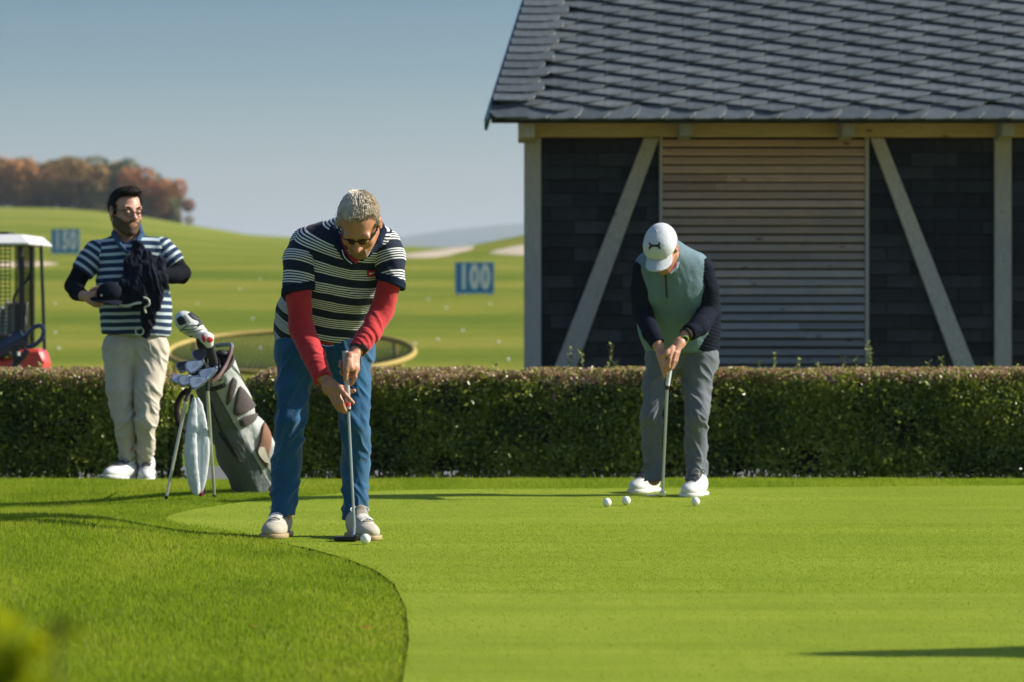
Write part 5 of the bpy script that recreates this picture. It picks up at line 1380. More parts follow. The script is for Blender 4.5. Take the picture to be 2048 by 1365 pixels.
# watch
wv = RA[4] - RA[3]; wv /= np.linalg.norm(wv); wc = W2 - wv * -.001
us_ = np.cross(wv, (0, 1, 0)); us_ /= np.linalg.norm(us_); vs2 = np.cross(wv, us_)
wt = MB().ring([wc + us_ * .030 * math.cos(a) + vs2 * .027 * math.sin(a) for a in np.linspace(0, 6.283, 20, endpoint=False)], .0085, 6).build('watch_strap', MAT_BLACK, p1, smooth=True)
wf = wc + np.array([.026, -.012, .006]); mb = MB()
Mx = Matrix.Translation(Vector(wf)) @ Matrix.Rotation(math.radians(50), 4, 'Y') @ Matrix.Rotation(math.radians(-25), 4, 'X')
mb.box((-.02, -.018, -.006), (.02, .018, .006), Mx).build('watch', MAT_BLACK, wt, bevel=.002)
# putter
MAT_GRIP = simple('putter_grip_grey', (.42, .42, .42), .6, var=.25, vs_=60); MAT_GRIPR = simple('grip_red', (.5, .03, .05), .6)
pt1 = empty('putter', (-.64, 15.75, .004), 'dark headed putter with grey and red grip held by the grey haired golfer', 'putter')
SB = q(708.5, 1052, -.33); S0 = q(706, 1076, -.335)
MB().tube([G0, G1], [.0125, .0115], 10, flat=((0, -1, 0), .8)).build('grip', MAT_GRIP, pt1, smooth=True)
MB().tube([G1 + (G0 - G1) * .05 + [.001, -.004, 0], G1 + (G0 - G1) * .12 + [.001, -.004, 0]], [.0098, .0098], 8).build('grip_mark', MAT_GRIPR, pt1, smooth=True)
MB().tube([G1, G1 + np.array([0, 0, -.008])], .0125, 10).build('grip_cap', MAT_BLACK, pt1, smooth=True)
MB().tube([G1, SB, SB * .5 + S0 * .5 + [.001, 0, 0], S0], [.0062, .0056, .0056, .0056], 8).build('shaft', MAT_STEEL, pt1, smooth=True)
hc = S0 + np.array([0, 0, -.0]); z0_ = .008
mb = MB(); pts = [(-.078, .0), (-.070, .036), (-.02, .045), (.012, .045), (.016, .0), (.0, -.0)]
V = [(hc[0] + a, hc[1] + .03 - b * 1.6, z0_ + dz) for dz in (0, .017) for a, b in [(.016, -.012), (.016, .05), (-.01, .052), (-.06, .046), (-.080, .028), (-.080, .01), (-.06, -.008), (-.02, -.012)]]
mb.add(V, [tuple(range(8)), tuple(range(15, 7, -1))] + [(i, i + 8, (i+1) % 8 + 8, (i+1) % 8) for i in range(8)]); hd_ = mb.build('head', simple('putter_head_dark', (.03, .03, .032), .3, metal=.8), pt1, bevel=.003)
MB().box((hc[0] + .004, hc[1] - .052, z0_ + .001), (hc[0] + .020, hc[1] + .048, z0_ + .025)).build('face_plate', simple('putter_face_dark', (.06, .06, .062), .25, metal=.9), pt1, bevel=.003)
# ================================================================== 2. the golfer in the white cap
d2 = 19.5
def q(px, py, dy=0): return P(px, py, d2 + dy)
p2 = empty('person', (.83, d2 + .1, 0), 'person in white cap, teal vest, navy sleeves and grey trousers putting near the hedge', 'person')
H2 = Head(q(1323, 496, -.36), (-.20, -.60, -.78), sc_=.93, yaw_roll=-.02)
nb2 = q(1338, 515, -.18); hd2 = H2.field(nb2, .062)
W3, W4 = q(1317, 692, -.30), q(1374, 668, -.29)
hl = U(C(W3, q(1324, 715, -.33), .024, .022, (0, 1, 0), .8), C(q(1324, 710, -.335), q(1326, 728, -.35), .023, .018, (0, 1, 0), .8), k=.015)
for pts in ([q(1322, 724, -.35), q(1327, 744, -.355), q(1331, 759, -.35)], [q(1328, 722, -.36), q(1331, 738, -.37), q(1334, 752, -.36)], [q(1330, 715, -.365), q(1333, 730, -.375), q(1338, 738, -.37)], [q(1326, 714, -.365), q(1331, 710, -.385), q(1334, 706, -.39)]):
    hl = U(hl, fing(pts, .0105, .0088), k=.006)
hr = U(C(W4, q(1360, 688, -.325), .027, .025, (0, 1, 0), .8), C(q(1358, 686, -.335), q(1350, 706, -.36), .027, .021, (0, 1, 0), .75), k=.015)
for pts in ([q(1344, 700, -.375), q(1339, 718, -.39), q(1337, 734, -.385)], [q(1351, 706, -.37), q(1347, 722, -.38), q(1342, 738, -.375)], [q(1356, 706, -.36), q(1352, 722, -.37), q(1346, 735, -.365)], [q(1345, 694, -.37), q(1336, 702, -.385), q(1331, 708, -.392)]):
    hr = U(hr, fing(pts, .0108, .009), k=.006)
sp2 = [q(1366, 705, .10), q(1352, 640, .03), q(1343, 570, -.10), q(1340, 530, -.16)]
LA2 = [q(1287, 540, -.15), q(1282, 580, -.15), q(1285, 622, -.14), q(1302, 665, -.24), W3]
RA2 = [q(1402, 538, -.14), q(1414, 580, -.12), q(1419, 622, -.10), q(1398, 652, -.22), W4]
LL2 = [q(1325, 720, .06), q(1310, 775, .02), q(1304, 835, -.03), q(1303, 890, .02), q(1308, 958, .03)]
LR2 = [q(1402, 720, .06), q(1394, 775, .02), q(1392, 835, -.05), q(1393, 890, .0), q(1392, 958, -.02)]
tor2 = chain(sp2, [.14, .14, .145, .12], .06, (0, .75, .6), .62)
body2 = U(hd2, U(tor2, C(LA2[0], RA2[0], .045), k=.05), chain(LA2, [.045, .04, .036, .032, .026], .02), chain(RA2, [.045, .04, .036, .032, .027], .02), hl, hr, chain(LL2, [.06, .05, .045, .04, .035], .03), chain(LR2, [.06, .05, .045, .04, .035], .03), k=.012)
sobj('body', body2, (q(1225, 985, 1) * [1, 0, 1] + [0, d2 - .65, 0], q(1480, 420, 0) * [1, 0, 1] + [0, d2 + .45, 0]), .004, SKIN2, p2, attrs=H2.attrs(lambda l: .4 * ((l[:, 2] < -.05) & (l[:, 1] > 0))))
HH2 = H2.hair(H2.field(nb2, .05, False), [(-.14, -.06), (-.05, -.055), (-.02, -.02), (.01, .02), (.05, .04), (.1, .1)], .005)
MAT_HAIR2 = hair_mat('hair_brown', [(.2, (.05, .03, .018)), (.7, (.12, .08, .05))])
sobj('hair', HH2, (H2.c - .16, H2.c + .16), .004, MAT_HAIR2, p2)
# cap
MAT_CAP = cloth('white_cap_cotton', (.56, .59, .63), var=.06, weave=500)
dome = U(H2.e((0, -.014, .029), (.089, .110, .097)), H2.e((0, .035, .035), (.077, .070, .072)), k=.03)
def seams(V, n):
    l = H2.loc(V); a = np.arctan2(l[:, 0], l[:, 1] + .012); s_ = np.abs(np.sin(a * 3)); return -.0016 * np.exp(-(s_ / .06) ** 2) + .0015 * (fbm(V * 25, 4, 2) - .5)
dome = CUT(dome, H2.w(0, 0, .018), -H2.z + H2.y * .10)
bxc = (H2.c - .24, H2.c + .24)
cap = sobj('cap', dome, bxc, .0035, MAT_CAP, p2, disp=seams)
def visorf(p):
    l = H2.loc(p); bend = -.55 * (l[:, 0] ** 2) / .09 - .12 * np.clip(l[:, 1] - .06, 0, 1); zc = .028 + bend
    r = np.sqrt((l[:, 0] / .074) ** 2 + ((l[:, 1] - .085) / .092) ** 2) - 1
    return np.maximum(np.abs(l[:, 2] - zc) - .0035, np.maximum(r * .06, -(l[:, 1] - .045)))
sobj('visor', visorf, bxc, .0035, MAT_CAP, cap)
MB().tube([H2.w(0, -.012, .127), H2.w(0, -.012, .133)], [.007, .004], 8).build('button', MAT_CAP, cap, smooth=True)
# emblem on the front of the cap: two interlocking arcs
def arcs(cx, cy, s_, up):
    pts = []
    for t in np.linspace(0, 1, 9): x = -1 + 2 * t; pts.append((cx + x * s_ * (1 - .06 * abs(x)), cy + up * s_ * (.17 + .55 * abs(x) ** 3)))
    for t in np.linspace(1, 0, 9): x = -1 + 2 * t; pts.append((cx + x * s_, cy + up * s_ * (-.17 + .38 * abs(x) ** 3)))
    return pts
MAT_LOGO = simple('emblem_black', (.01, .01, .012), .6)
for up in (-1, 1): decal('emblem', dome, arcs(1309.5, 492, 11.5, up), 18.6, MAT_LOGO, cap, lift=.003 + .0006 * up, sub=1)
# vest, jacket body and sleeves
MAT_TEAL = cloth('teal_vest', (.135, .215, .26), var=.10, weave=500, sheen=.1); MAT_NAVYS = cloth('navy_quilted', (.010, .013, .024), var=.25, weave=400, sheen=0); MAT_MAROON = cloth('maroon_shirt', (.22, .02, .03))
t2 = sp2[2] - sp2[0]; t2 /= np.linalg.norm(t2); w2 = np.cross(t2, (1, 0, 0)); w2 /= np.linalg.norm(w2)
vest = chain([q(1364, 712, .08), q(1350, 645, .02), q(1342, 575, -.10), q(1340, 535, -.15)], [.170, .172, .176, .140], .06, w2, .66)
vest = U(vest, C(q(1296, 534, -.14), q(1392, 532, -.13), .060), C(q(1338, 528, -.16), q(1336, 510, -.2), .085, .070), k=.05)
vest = SUB(vest, C(q(1332, 505, -.24), q(1330, 470, -.34), .055, .07), k=.008)
hem2 = q(1360, 709, .0)
dv2 = lambda V, n: .007 * (fbm(np.stack([V[:, 0] * 12 + V[:, 2] * 6, V[:, 1] * 7, V[:, 2] * 7 - V[:, 0] * 8], 1), 18, 3) - .5) * 2
bx2 = (q(1225, 740, 1) * [1, 0, 1] + [0, d2 - .6, 0], q(1480, 430, 0) * [1, 0, 1] + [0, d2 + .45, 0])
v2 = sobj('vest', CUT(vest, hem2, (0, -.3, -1)), bx2, .0042, MAT_TEAL, p2, disp=dv2)
jb = U(chain([q(1368, 708, .11), q(1360, 645, .06), q(1350, 580, -.05)], [.178, .172, .165], .06, w2, .60), C(q(1395, 690, .05), q(1400, 620, .03), .085), k=.05)
jb = CUT(CUT(jb, q(1360, 706, .1), (-.12, -.2, -1)), q(1403, 600, -.1), (-1, -.25, 0))
quilt = lambda ax, f_, a_: (lambda V, n: a_ * np.abs(np.sin((V @ (np.asarray(ax) / np.linalg.norm(ax))) * f_)))
sobj('vest_side', jb, bx2, .0042, MAT_NAVYS, v2, disp=lambda V, n: quilt((.3, 0, 1), 170, .0022)(V, n) + .5 * dv2(V, n))
for A_, rs in ((LA2, [.056, .054, .051, .045, .035]), (RA2, [.060, .058, .055, .048, .038])):
    dv = A_[4] - A_[3]; dv /= np.linalg.norm(dv); up_ = A_[2] - A_[0]
    f = CUT(chain(A_, rs, .02), A_[4] - dv * .012, dv)
    sobj('sleeve', f, bx2, .0042, MAT_NAVYS, v2, disp=mix_disp(quilt(up_, 170, .0022) if A_ is RA2 else quilt(up_, 120, .0005), folds(.006, dv, 20, 8, 14)))
cpa = [q(1338, 546, -.31), q(1325, 538, -.32), q(1312, 520, -.26), q(1312, 500, -.16), q(1335, 490, -.10), q(1356, 500, -.15), q(1357, 520, -.24), q(1352, 536, -.29), q(1340, 546, -.31)]
collar(H2, None, cpa, [.009, .010, .012, .013, .013, .013, .012, .010, .008], MAT_TEAL, v2, bx=bx2, h=.004)
cpb = [q(1334, 545, -.315), q(1322, 534, -.31), q(1315, 515, -.25), q(1350, 512, -.24), q(1350, 530, -.29), q(1337, 545, -.315)]
collar(H2, None, cpb, [.010] * 6, MAT_MAROON, p2, 'shirt_collar', bx=bx2, h=.004)
sobj('shirt_front', U(E(q(1333, 536, -.27), (.045, .05, .035)), k=0), bx2, .005, MAT_MAROON, p2)
zp = trace(vest, [CAMP + raydir(1331 + 1.2 * i * .3, 548 + i * 6) * 18.6 for i in range(9)], [raydir(1331 + 1.2 * i * .3, 548 + i * 6) for i in range(9)])
MB().tube([z_ + [0, -.004, 0] for z_ in zp], .0042, 6).build('zip', MAT_BLACK, v2, smooth=True)
MAT_GREYT = cloth('grey_trousers', (.125, .14, .165), var=.15, weave=600)
bxl2 = (q(1230, 985, 1) * [1, 0, 1] + [0, d2 - .4, 0], q(1480, 660, 0) * [1, 0, 1] + [0, d2 + .45, 0])
trousers('trousers', LL2[:4] + [q(1308, 985, .03)], LR2[:4] + [q(1392, 985, -.02)], [.084, .065, .056, .054, .052], [.088, .076, .064, .060, .054], [q(1344, 708, .08), q(1385, 706, .08)], [.118, .118], MAT_GREYT, p2, bxl2, q(1360, 680, .1), (q(1308, 962, .03), (.05, 0, -1)), (q(1392, 962, -.02), (0, 0, -1)), 9, amp=.009)
shoe(p2, (.615, 19.62, 0), (.745, 19.86, 0), .004, MAT_SHOE_WHITE, MAT_SOLE_WHITE, .051, lacem=MAT_LACE_D)
shoe(p2, (.875, 19.25, 0), (.965, 19.52, 0), .004, MAT_SHOE_WHITE, MAT_SOLE_WHITE, .052, lacem=MAT_LACE_D)
wv = RA2[3] - W4; wv /= np.linalg.norm(wv); wc = W4 - wv * .010; us_ = np.cross(wv, (0, 1, 0)); us_ /= np.linalg.norm(us_); vs2 = np.cross(wv, us_)
wt = MB().ring([wc + us_ * .031 * math.cos(a) + vs2 * .028 * math.sin(a) for a in np.linspace(0, 6.283, 20, endpoint=False)], .008, 6).build('watch_strap', MAT_BLACK, p2, smooth=True)
wp = q(1369, 678, -.325); wn = np.array([.15, -.9, -.2]); wn /= np.linalg.norm(wn)
MB().tube([wp, wp + wn * .010], .0185, 16).build('watch', MAT_BLACK, wt, smooth=True)
wu = np.cross(wn, (0, 0, 1)); wu /= np.linalg.norm(wu); wv_ = np.cross(wn, wu)
MB().ring([wp + wn * .010 + (wu * math.cos(a) + wv_ * math.sin(a)) * .017 for a in np.linspace(0, 6.283, 20, endpoint=False)], .0028, 6).build('watch_ring', simple('watch_green', (.30, .42, .12), .4), wt, smooth=True)
pt2 = empty('putter', q(1326, 992, -.3), 'silver putter with black and white grip held by the golfer in white cap', 'putter')
g0, g1 = q(1345, 698, -.35), q(1334.5, 772, -.36)
MB().tube([g0, g1], [.014, .012], 10).build('grip', simple('grip_white', (.55, .55, .52), .6), pt2, smooth=True)
MB().tube([g0 + np.array([-.010, .002, 0]), g1 + np.array([-.009, .002, 0])], [.010, .009], 8).build('grip_side', MAT_BLACK, pt2, smooth=True)
g2_ = P(1325, 985, 19.32)
MB().tube([g1, g1 + (g2_ - g1) * .03], .0125, 10).build('grip_cap', MAT_BLACK, pt2, smooth=True)
MB().tube([g1, g2_], [.0075, .006], 8).build('shaft', MAT_STEEL, pt2, smooth=True)
hx = g2_[0]; hy = 19.3
MB().box((hx - .018, hy - .05, .010), (hx + .014, hy + .05, .034)).build('head', simple('putter_head_silver', (.6, .6, .6), .25, metal=.9, var=.08), pt2, bevel=.005)
MB().box((hx - .085, hy - .035, .010), (hx - .022, hy + .035, .016)).build('head_wing', simple('putter_wing_grey', (.32, .33, .34), .4, metal=.6), pt2, bevel=.002)
# ================================================================== 3. the man with cap and jacket in his hands
d3 = 21.6
def q(px, py, dy=0): return P(px, py, d3 + dy)
p3 = empty('person', (-2.12, d3, -.046), 'dark haired bearded person in glasses and blue striped polo walking with folded jacket and cap', 'person')
H3 = Head(q(252, 422, -.02), (.52, -.84, -.10), sc_=1.07)
nb3 = q(254, 480, .03); hd3 = H3.field(nb3, .060)
W5 = q(167, 592, -.22)
h5 = U(C(W5, q(178, 598, -.25), .026, .025, (0, 1, 0), .9), C(q(176, 592, -.25), q(190, 594, -.27), .024, .020), k=.012)
for pts in ([q(186, 588, -.275), q(197, 584, -.29), q(206, 586, -.30)], [q(187, 598, -.275), q(198, 603, -.29), q(207, 606, -.29)], [q(184, 602, -.27), q(194, 609, -.285), q(203, 611, -.285)], [q(178, 604, -.26), q(188, 611, -.275), q(196, 613, -.28)], [q(182, 582, -.25), q(190, 577, -.28), q(196, 576, -.29)]):
    h5 = U(h5, fing(pts, .0112, .0092), k=.007)
W6 = q(318, 548, -.20)
h6 = U(C(W6, q(304, 556, -.20), .026, .024), k=0)
for k_ in range(4): h6 = U(h6, fing([q(304, 548 + k_ * 5, -.19), q(294, 551 + k_ * 5, -.185), q(286, 555 + k_ * 5, -.18)], .011, .009), k=.006)
h6 = U(h6, fing([q(306, 545, -.19), q(298, 542, -.185), q(292, 541, -.18)], .012, .010), k=.006)
sp3 = [q(272, 680, .03), q(271, 620, .02), q(262, 545, .02), q(258, 505, .03)]
LA3 = [q(193, 506, .02), q(163, 545, -.01), q(149, 572, -.02), q(154, 585, -.10), W5]
RA3 = [q(324, 500, .03), q(350, 530, .02), q(363, 548, .0), q(345, 552, -.10), W6]
LL3 = [q(240, 705, .02), q(240, 780, -.02), q(247, 840, -.04), q(253, 895, .0), q(257, 970, .04)]
LR3 = [q(304, 705, .02), q(297, 780, -.04), q(292, 840, -.07), q(291, 895, .0), q(288, 960, .10)]
body3 = U(hd3, U(chain(sp3, [.13, .14, .15, .11], .06, (0, 1, 0), .62), C(LA3[0], RA3[0], .045), k=.05), chain(LA3, [.045, .04, .038, .034, .027], .02), chain(RA3, [.045, .04, .038, .034, .028], .02), h5, h6, chain(LL3, [.065, .055, .048, .042, .036], .03), chain(LR3, [.065, .055, .048, .042, .036], .03), k=.012)
sobj('body', body3, (q(120, 975, 1) * [1, 0, 1] + [0, d3 - .5, 0], q(400, 360, 0) * [1, 0, 1] + [0, d3 + .4, 0]), .004, SKIN3, p3, attrs=H3.attrs(lambda l: 1.0 * ((l[:, 2] < -.042) & (l[:, 1] > -.005) & (np.abs(l[:, 2] + .067) > .006)) * .4))
MAT_HAIR3 = hair_mat('hair_black', [(.2, (.008, .007, .006)), (.6, (.020, .016, .013)), (.95, (.07, .05, .035))])
MAT_BEARD3 = hair_mat('beard_dark', [(.2, (.10, .06, .04)), (.6, (.17, .105, .075)), (.95, (.24, .155, .11))])
HF3 = H3.hair(H3.field(nb3, .05, False), [(-.14, -.058), (-.05, -.055), (-.02, -.025), (.004, -.01), (.022, -.015), (.030, .045), (.048, .078), (.068, .094), (.12, .14)], .008, .5)
top3 = U(HF3, H3.e((.0, .035, .104), (.055, .050, .022)), k=.02)
V_, Q_ = surf(top3, H3.c - .2, H3.c + .2, .004); nn_ = vnormals(V_, Q_)
hair3 = mk('hair', V_ + nn_ * (.006 * (fbm(V_ * 55, 5, 3) - .45))[:, None], Q_.astype(np.int32), MAT_HAIR3, p3)
strands('hair_strands', H3, V_, nn_, 3500, .020, lambda l: np.stack([l[:, 0] * 0 + .5, (l[:, 2] > .04) * 1.0, -1.0 * (l[:, 2] < .06) + .2], 1), MAT_HAIR3, hair3, .0012, .4, .5)
sobj('beard', beard_field(H3, H3.field(nb3, .05, False), .0015), (H3.c - .2, H3.c + .2), .004, MAT_BEARD3, p3, disp=lambda V, n: .0012 * fbm(V * 180, 3, 2))
MAT_EYEW = simple('eye_white', (.30, .27, .25), .3)
for sx in (-1, 1):
    MB().tube(spline([H3.w(sx * .016, .095, .020), H3.w(sx * .034, .092, .026), H3.w(sx * .052, .078, .020)], 3), [.003, .0042, .0046, .0046, .004, .003, .002], 6).build('eyebrow', MAT_HAIR3, p3, smooth=True)
    MB().add([H3.w(sx * .032 + a * .0095, .0945 - abs(a) * .002, -.002 + b * .0048) for a, b in ((-1, 0), (-.4, .9), (.4, .9), (1, 0), (.4, -.8), (-.4, -.8))] + [H3.w(sx * .032 + a * .0095, .090, -.002 + b * .0048) for a, b in ((-1, 0), (-.4, .9), (.4, .9), (1, 0), (.4, -.8), (-.4, -.8))], [(0, 1, 2, 3, 4, 5), (11, 10, 9, 8, 7, 6)] + [(i, i + 6, (i+1) % 6 + 6, (i+1) % 6) for i in range(6)]).build('eye', MAT_EYEW, p3)
    MB().tube([H3.w(sx * .032 + .002, .092, -.002), H3.w(sx * .032 + .002, .0958, -.002)], .0042, 8).build('iris', MAT_BLACK, p3)
gl = None
for sx in (-1, 1):
    ringp = [H3.w(sx * .033 + .025 * math.cos(a), .108 - .010 * abs(math.cos(a)) * (1 if math.cos(a) * sx > 0 else 0), -.003 + .0185 * math.sin(a) * (1 if math.sin(a) > 0 else 1.05)) for a in np.linspace(0, 6.283, 24, endpoint=False)]
    if gl is None: gl = MB().ring(ringp, .0018, 6).build('glasses', MAT_BLACK, p3, smooth=True)
    else: MB().ring(ringp, .0018, 6).build('rim', MAT_BLACK, gl, smooth=True)
    MB().tube([H3.w(sx * .058, .098, .006), H3.w(sx * .082, .05, .010), H3.w(sx * .084, -.005, .008)], .0022, 6).build('temple', MAT_BLACK, gl, smooth=True)
MB().tube([H3.w(-.009, .110, .001), H3.w(0, .114, .004), H3.w(.009, .110, .001)], .0022, 6).build('bridge', MAT_BLACK, gl, smooth=True)
# polo
sh3 = chain([q(272, 680, .03), q(271, 620, .02), q(263, 550, .02), q(259, 515, .03)], [.188, .184, .180, .13], .06, (0, 1, 0), .68)
sh3 = U(sh3, C(q(200, 505, .03), q(316, 500, .03), .072), C(q(256, 500, .03), q(255, 480, .03), .085, .070), k=.05)
sh3 = SUB(sh3, C(q(254, 480, .0), q(254, 455, -.02), .055, .066), k=.008); sh3 = CUT(sh3, q(272, 671, 0), (-.03, 0, -1))
bx3 = (q(120, 700, 1) * [1, 0, 1] + [0, d3 - .5, 0], q(400, 430, 0) * [1, 0, 1] + [0, d3 + .4, 0])
ds3 = lambda V, n: .008 * (fbm(np.stack([V[:, 0] * 8 + V[:, 2] * 9, V[:, 1] * 7, V[:, 2] * 10 - V[:, 0] * 6], 1), 28, 3) - .5) * 2
polo3 = sobj('polo_shirt', sh3, bx3, .0045, MAT_POLO3, p3, disp=ds3, attrs=lambda V: {'sc': V[:, 2] * 1.0 + .10 * np.abs(V[:, 0] + 2.12) ** 1.5 + .012 * (fbm(V * 6, 2, 2) - .5)})
for A_, c1 in ((LA3, .0), (RA3, .0)):
    pts = [A_[0], A_[0] * .5 + A_[1] * .5, A_[1]]; dv = pts[2] - pts[0]; dv /= np.linalg.norm(dv)
    f = CUT(chain(pts, [.072, .070, .064], .02), A_[1] - dv * .0, dv)
    sobj('sleeve', f, bx3, .0045, MAT_POLO3, polo3, disp=folds(.006, dv, 14, 8, 6), attrs=lambda V, pts=pts: {'sc': -along_s(V, pts, .05)})
MAT_BLKK = cloth('black_undersleeve', (.008, .009, .013), sheen=0); MAT_NAVY3 = cloth('blue_collar', (.02, .07, .16))
for A_, rs in ((LA3, [.05, .053, .052, .045, .034]), (RA3, [.05, .053, .053, .045, .036])):
    dv = A_[4] - A_[3]; dv /= np.linalg.norm(dv); f = CUT(CUT(chain(A_, rs, .02), A_[4] - dv * .006, dv), A_[0] * .5 + A_[1] * .5, A_[0] - A_[1])
    sobj('undersleeve', f, bx3, .0045, MAT_BLKK, p3, disp=folds(.006, dv, 20, 8, 14))
cq = [q(254, 505, -.10), q(240, 490, -.095), q(228, 468, -.02), q(236, 452, .06), q(256, 447, .09), q(278, 452, .06), q(283, 468, -.01), q(272, 490, -.09), q(257, 505, -.10)]
collar(H3, None, cq, [.010, .013, .016, .016, .016, .016, .016, .013, .010], MAT_NAVY3, polo3, bx=bx3, h=.0045)
MAT_BEIGE = cloth('beige_chinos', (.56, .50, .41), var=.09, weave=600)
bxl3 = (q(150, 978, 1) * [1, 0, 1] + [0, d3 - .5, 0], q(400, 640, 0) * [1, 0, 1] + [0, d3 + .5, 0])
trousers('trousers', LL3, LR3, [.096, .079, .062, .048, .041], [.096, .081, .064, .053, .043], [q(252, 695, .02), q(292, 695, .02)], [.122, .122], MAT_BEIGE, p3, bxl3, q(272, 648, .0), (q(257, 955, .04), (0, 0, -1)), (q(288, 944, .1), (0, 0, -1)), 14, amp=.009)
gl3 = float(gz(-2.2, 21.5))
shoe(p3, (-2.27, 21.42, 0), (-2.13, 21.66, 0), gl3 + .02, MAT_SHOE_WHITE, MAT_SOLE_WHITE, .043, lacem=MAT_LACE_D, tilt=-.10)
shoe(p3, (-2.055, 21.52, 0), (-2.065, 21.80, 0), gl3 + .03, MAT_SHOE_WHITE, MAT_SOLE_WHITE, .044, lacem=MAT_LACE_D, tilt=.18)
# jacket hanging over his forearm: draped folds round a core
MAT_JACK = cloth('black_navy_jacket', (.012, .014, .024), var=.35, sheen=.05)
jk = chain([q(276, 492, -.13), q(272, 530, -.19), q(275, 572, -.24), q(280, 596, -.25)], [.028, .060, .076, .055], .03, (0, 1, 0), .7)
jk = U(jk, chain([q(296, 520, -.17), q(308, 560, -.23), q(304, 600, -.22), q(296, 640, -.19), q(290, 668, -.18)], [.040, .062, .052, .036, .022], .03, (0, 1, 0), .7), chain([q(320, 528, -.16), q(318, 560, -.2), q(310, 590, -.21)], [.034, .04, .03], .03, (0, 1, 0), .8),
       chain([q(250, 572, -.24), q(245, 596, -.25), q(270, 604, -.25)], [.035, .04, .03], .02, (0, 1, 0), .8), k=.03)
def djk(V, n):
    a = fbm(np.stack([V[:, 0] * 26 + V[:, 2] * 7, V[:, 1] * 12, V[:, 2] * 8], 1), 41, 3); b = 1 - np.abs(2 * a - 1) * 2; return .019 * (b - .4)
jko = sobj('jacket', jk, (q(225, 690, 1) * [1, 0, 1] + [0, d3 - .45, 0], q(350, 470, 0) * [1, 0, 1] + [0, d3, 0]), .004, MAT_JACK, None, disp=djk, label='crumpled black jacket held against the chest of the man in striped polo', cat='jacket', base=q(285, 670, -.18))
MAT_STRIPW = simple('pale_jacket_trim', (.55, .56, .45), .8)
MB().tube(spline([q(238, 611, -.30), q(255, 612, -.315), q(272, 607, -.315), q(283, 606, -.31)], 4), [.0075] * 13, 6, flat=((0, -1, 0), .4)).build('trim', MAT_STRIPW, jko, smooth=True)
MB().tube(spline([q(287, 595, -.31), q(297, 600, -.31), q(298, 610, -.31), q(289, 616, -.31), q(292, 626, -.29)], 4), [.0055] * 17, 6).build('trim', MAT_STRIPW, jko, smooth=True)
MB().ring([q(279 + 8 * math.cos(a), 663 + 8 * math.sin(a), -.205) for a in np.linspace(0, 6.283, 18, endpoint=False)], .004, 6).build('drawcord_loop', MAT_STRIPW, jko, smooth=True)
# dark cap in his hand
cf = U(E(q(216, 586, -.30), (.066, .05, .052)), E(q(222, 582, -.30), (.058, .045, .050)), k=.02); cf = CUT(cf, q(216, 604, -.3), (.1, -.2, -1))
cpo = sobj('cap', cf, (q(150, 640, 1) * [1, 0, 1] + [0, d3 - .45, 0], q(280, 530, 0) * [1, 0, 1] + [0, d3, 0]), .004, MAT_JACK, None, label='black cap held in front of the belly of the man with glasses', cat='cap', base=q(216, 604, -.3))
vf = CUT(C(q(196, 599, -.31), q(226, 604, -.33), .046, .052, (0.1, -.3, 1), .16), q(200, 590, -.25), (0, 1, 0))
sobj('visor', vf, (q(150, 640, 1) * [1, 0, 1] + [0, d3 - .45, 0], q(280, 530, 0) * [1, 0, 1] + [0, d3, 0]), .004, MAT_JACK, cpo)
MB().tube([q(203, 591, -.352), q(203, 591, -.358)], .006, 8).build('button', MAT_STRIPW, cpo)

# ================================================================== golf bag
Bb = P(515, 987, 19.72); Bb[2] = .02; Tt = P(424, 735, 19.27)
ax_ = Tt - Bb; LB = np.linalg.norm(ax_); ax_ /= LB
sx_ = np.cross(ax_, (0, 1, 0)); sx_ /= np.linalg.norm(sx_); sx_ = -sx_ if sx_[0] < 0 else sx_; fr_ = np.cross(sx_, ax_); fr_ = fr_ if fr_[1] < 0 else -fr_
bw = lambda t, a, b: Bb + ax_ * t + sx_ * a + fr_ * b
MAT_BAG = cloth('bag_grey_nylon', (.40, .42, .41), var=.10, weave=350, sheen=0); MAT_BAGD = cloth('bag_dark_side', (.055, .065, .065), var=.2, weave=350); MAT_PAD = cloth('bag_mesh_pad', (.085, .07, .068), var=.2, weave=250); MAT_BROWN = cloth('bag_brown_mesh', (.24, .12, .075), var=.2, weave=250)
m_ = N('bag_painted_shade'); at = m_.n('Attribute', attribute_name='panel'); n1 = m_.noise(m_.coords(), 9, 6)
c_ = m_.mix(m_.math('GREATER_THAN', at.outputs['Fac'], 0.0), (.105, .125, .125), (.40, .42, .41)); c_ = m_.mix(.6, c_, m_.ramp(n1, [(.3, .75), (.7, 1.05)]), 'MULTIPLY')  # dark tone is the bag's shaded belly, put into the base colour
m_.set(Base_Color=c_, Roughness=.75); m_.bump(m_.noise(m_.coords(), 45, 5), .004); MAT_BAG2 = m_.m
MAT_INT = simple('bag_inside_black', (.012, .012, .013), .7); MAT_HANDLE = simple('bag_handle_brown', (.17, .09, .08), .5); MAT_HAND2 = simple('bag_handle_grey', (.16, .20, .23), .45)
bag = empty('golf_bag', Bb * [1, 1, 0], 'grey and brown stand golf bag leaning on two thin legs behind the bending golfer', 'golf bag')
bf = chain([bw(.0, 0, 0), bw(.25, 0, 0), bw(.55, 0, 0), bw(LB, 0, 0)], [.118, .124, .120, .122], .05, fr_, .85)
bf = U(bf, C(bw(.12, .10, .0), bw(.36, .085, -.0), .075, .07), C(bw(.05, -.02, .05), bw(.40, -.02, .05), .08), k=.04)
bf = CUT(CUT(bf, bw(LB, 0, 0), ax_ * 1.0 + sx_ * -.15), bw(.0, 0, 0), -ax_)
bf = SUB(bf, C(bw(LB - .05, -.0, 0), bw(LB + .1, 0, 0), .105, .108, fr_, .85), k=.004)
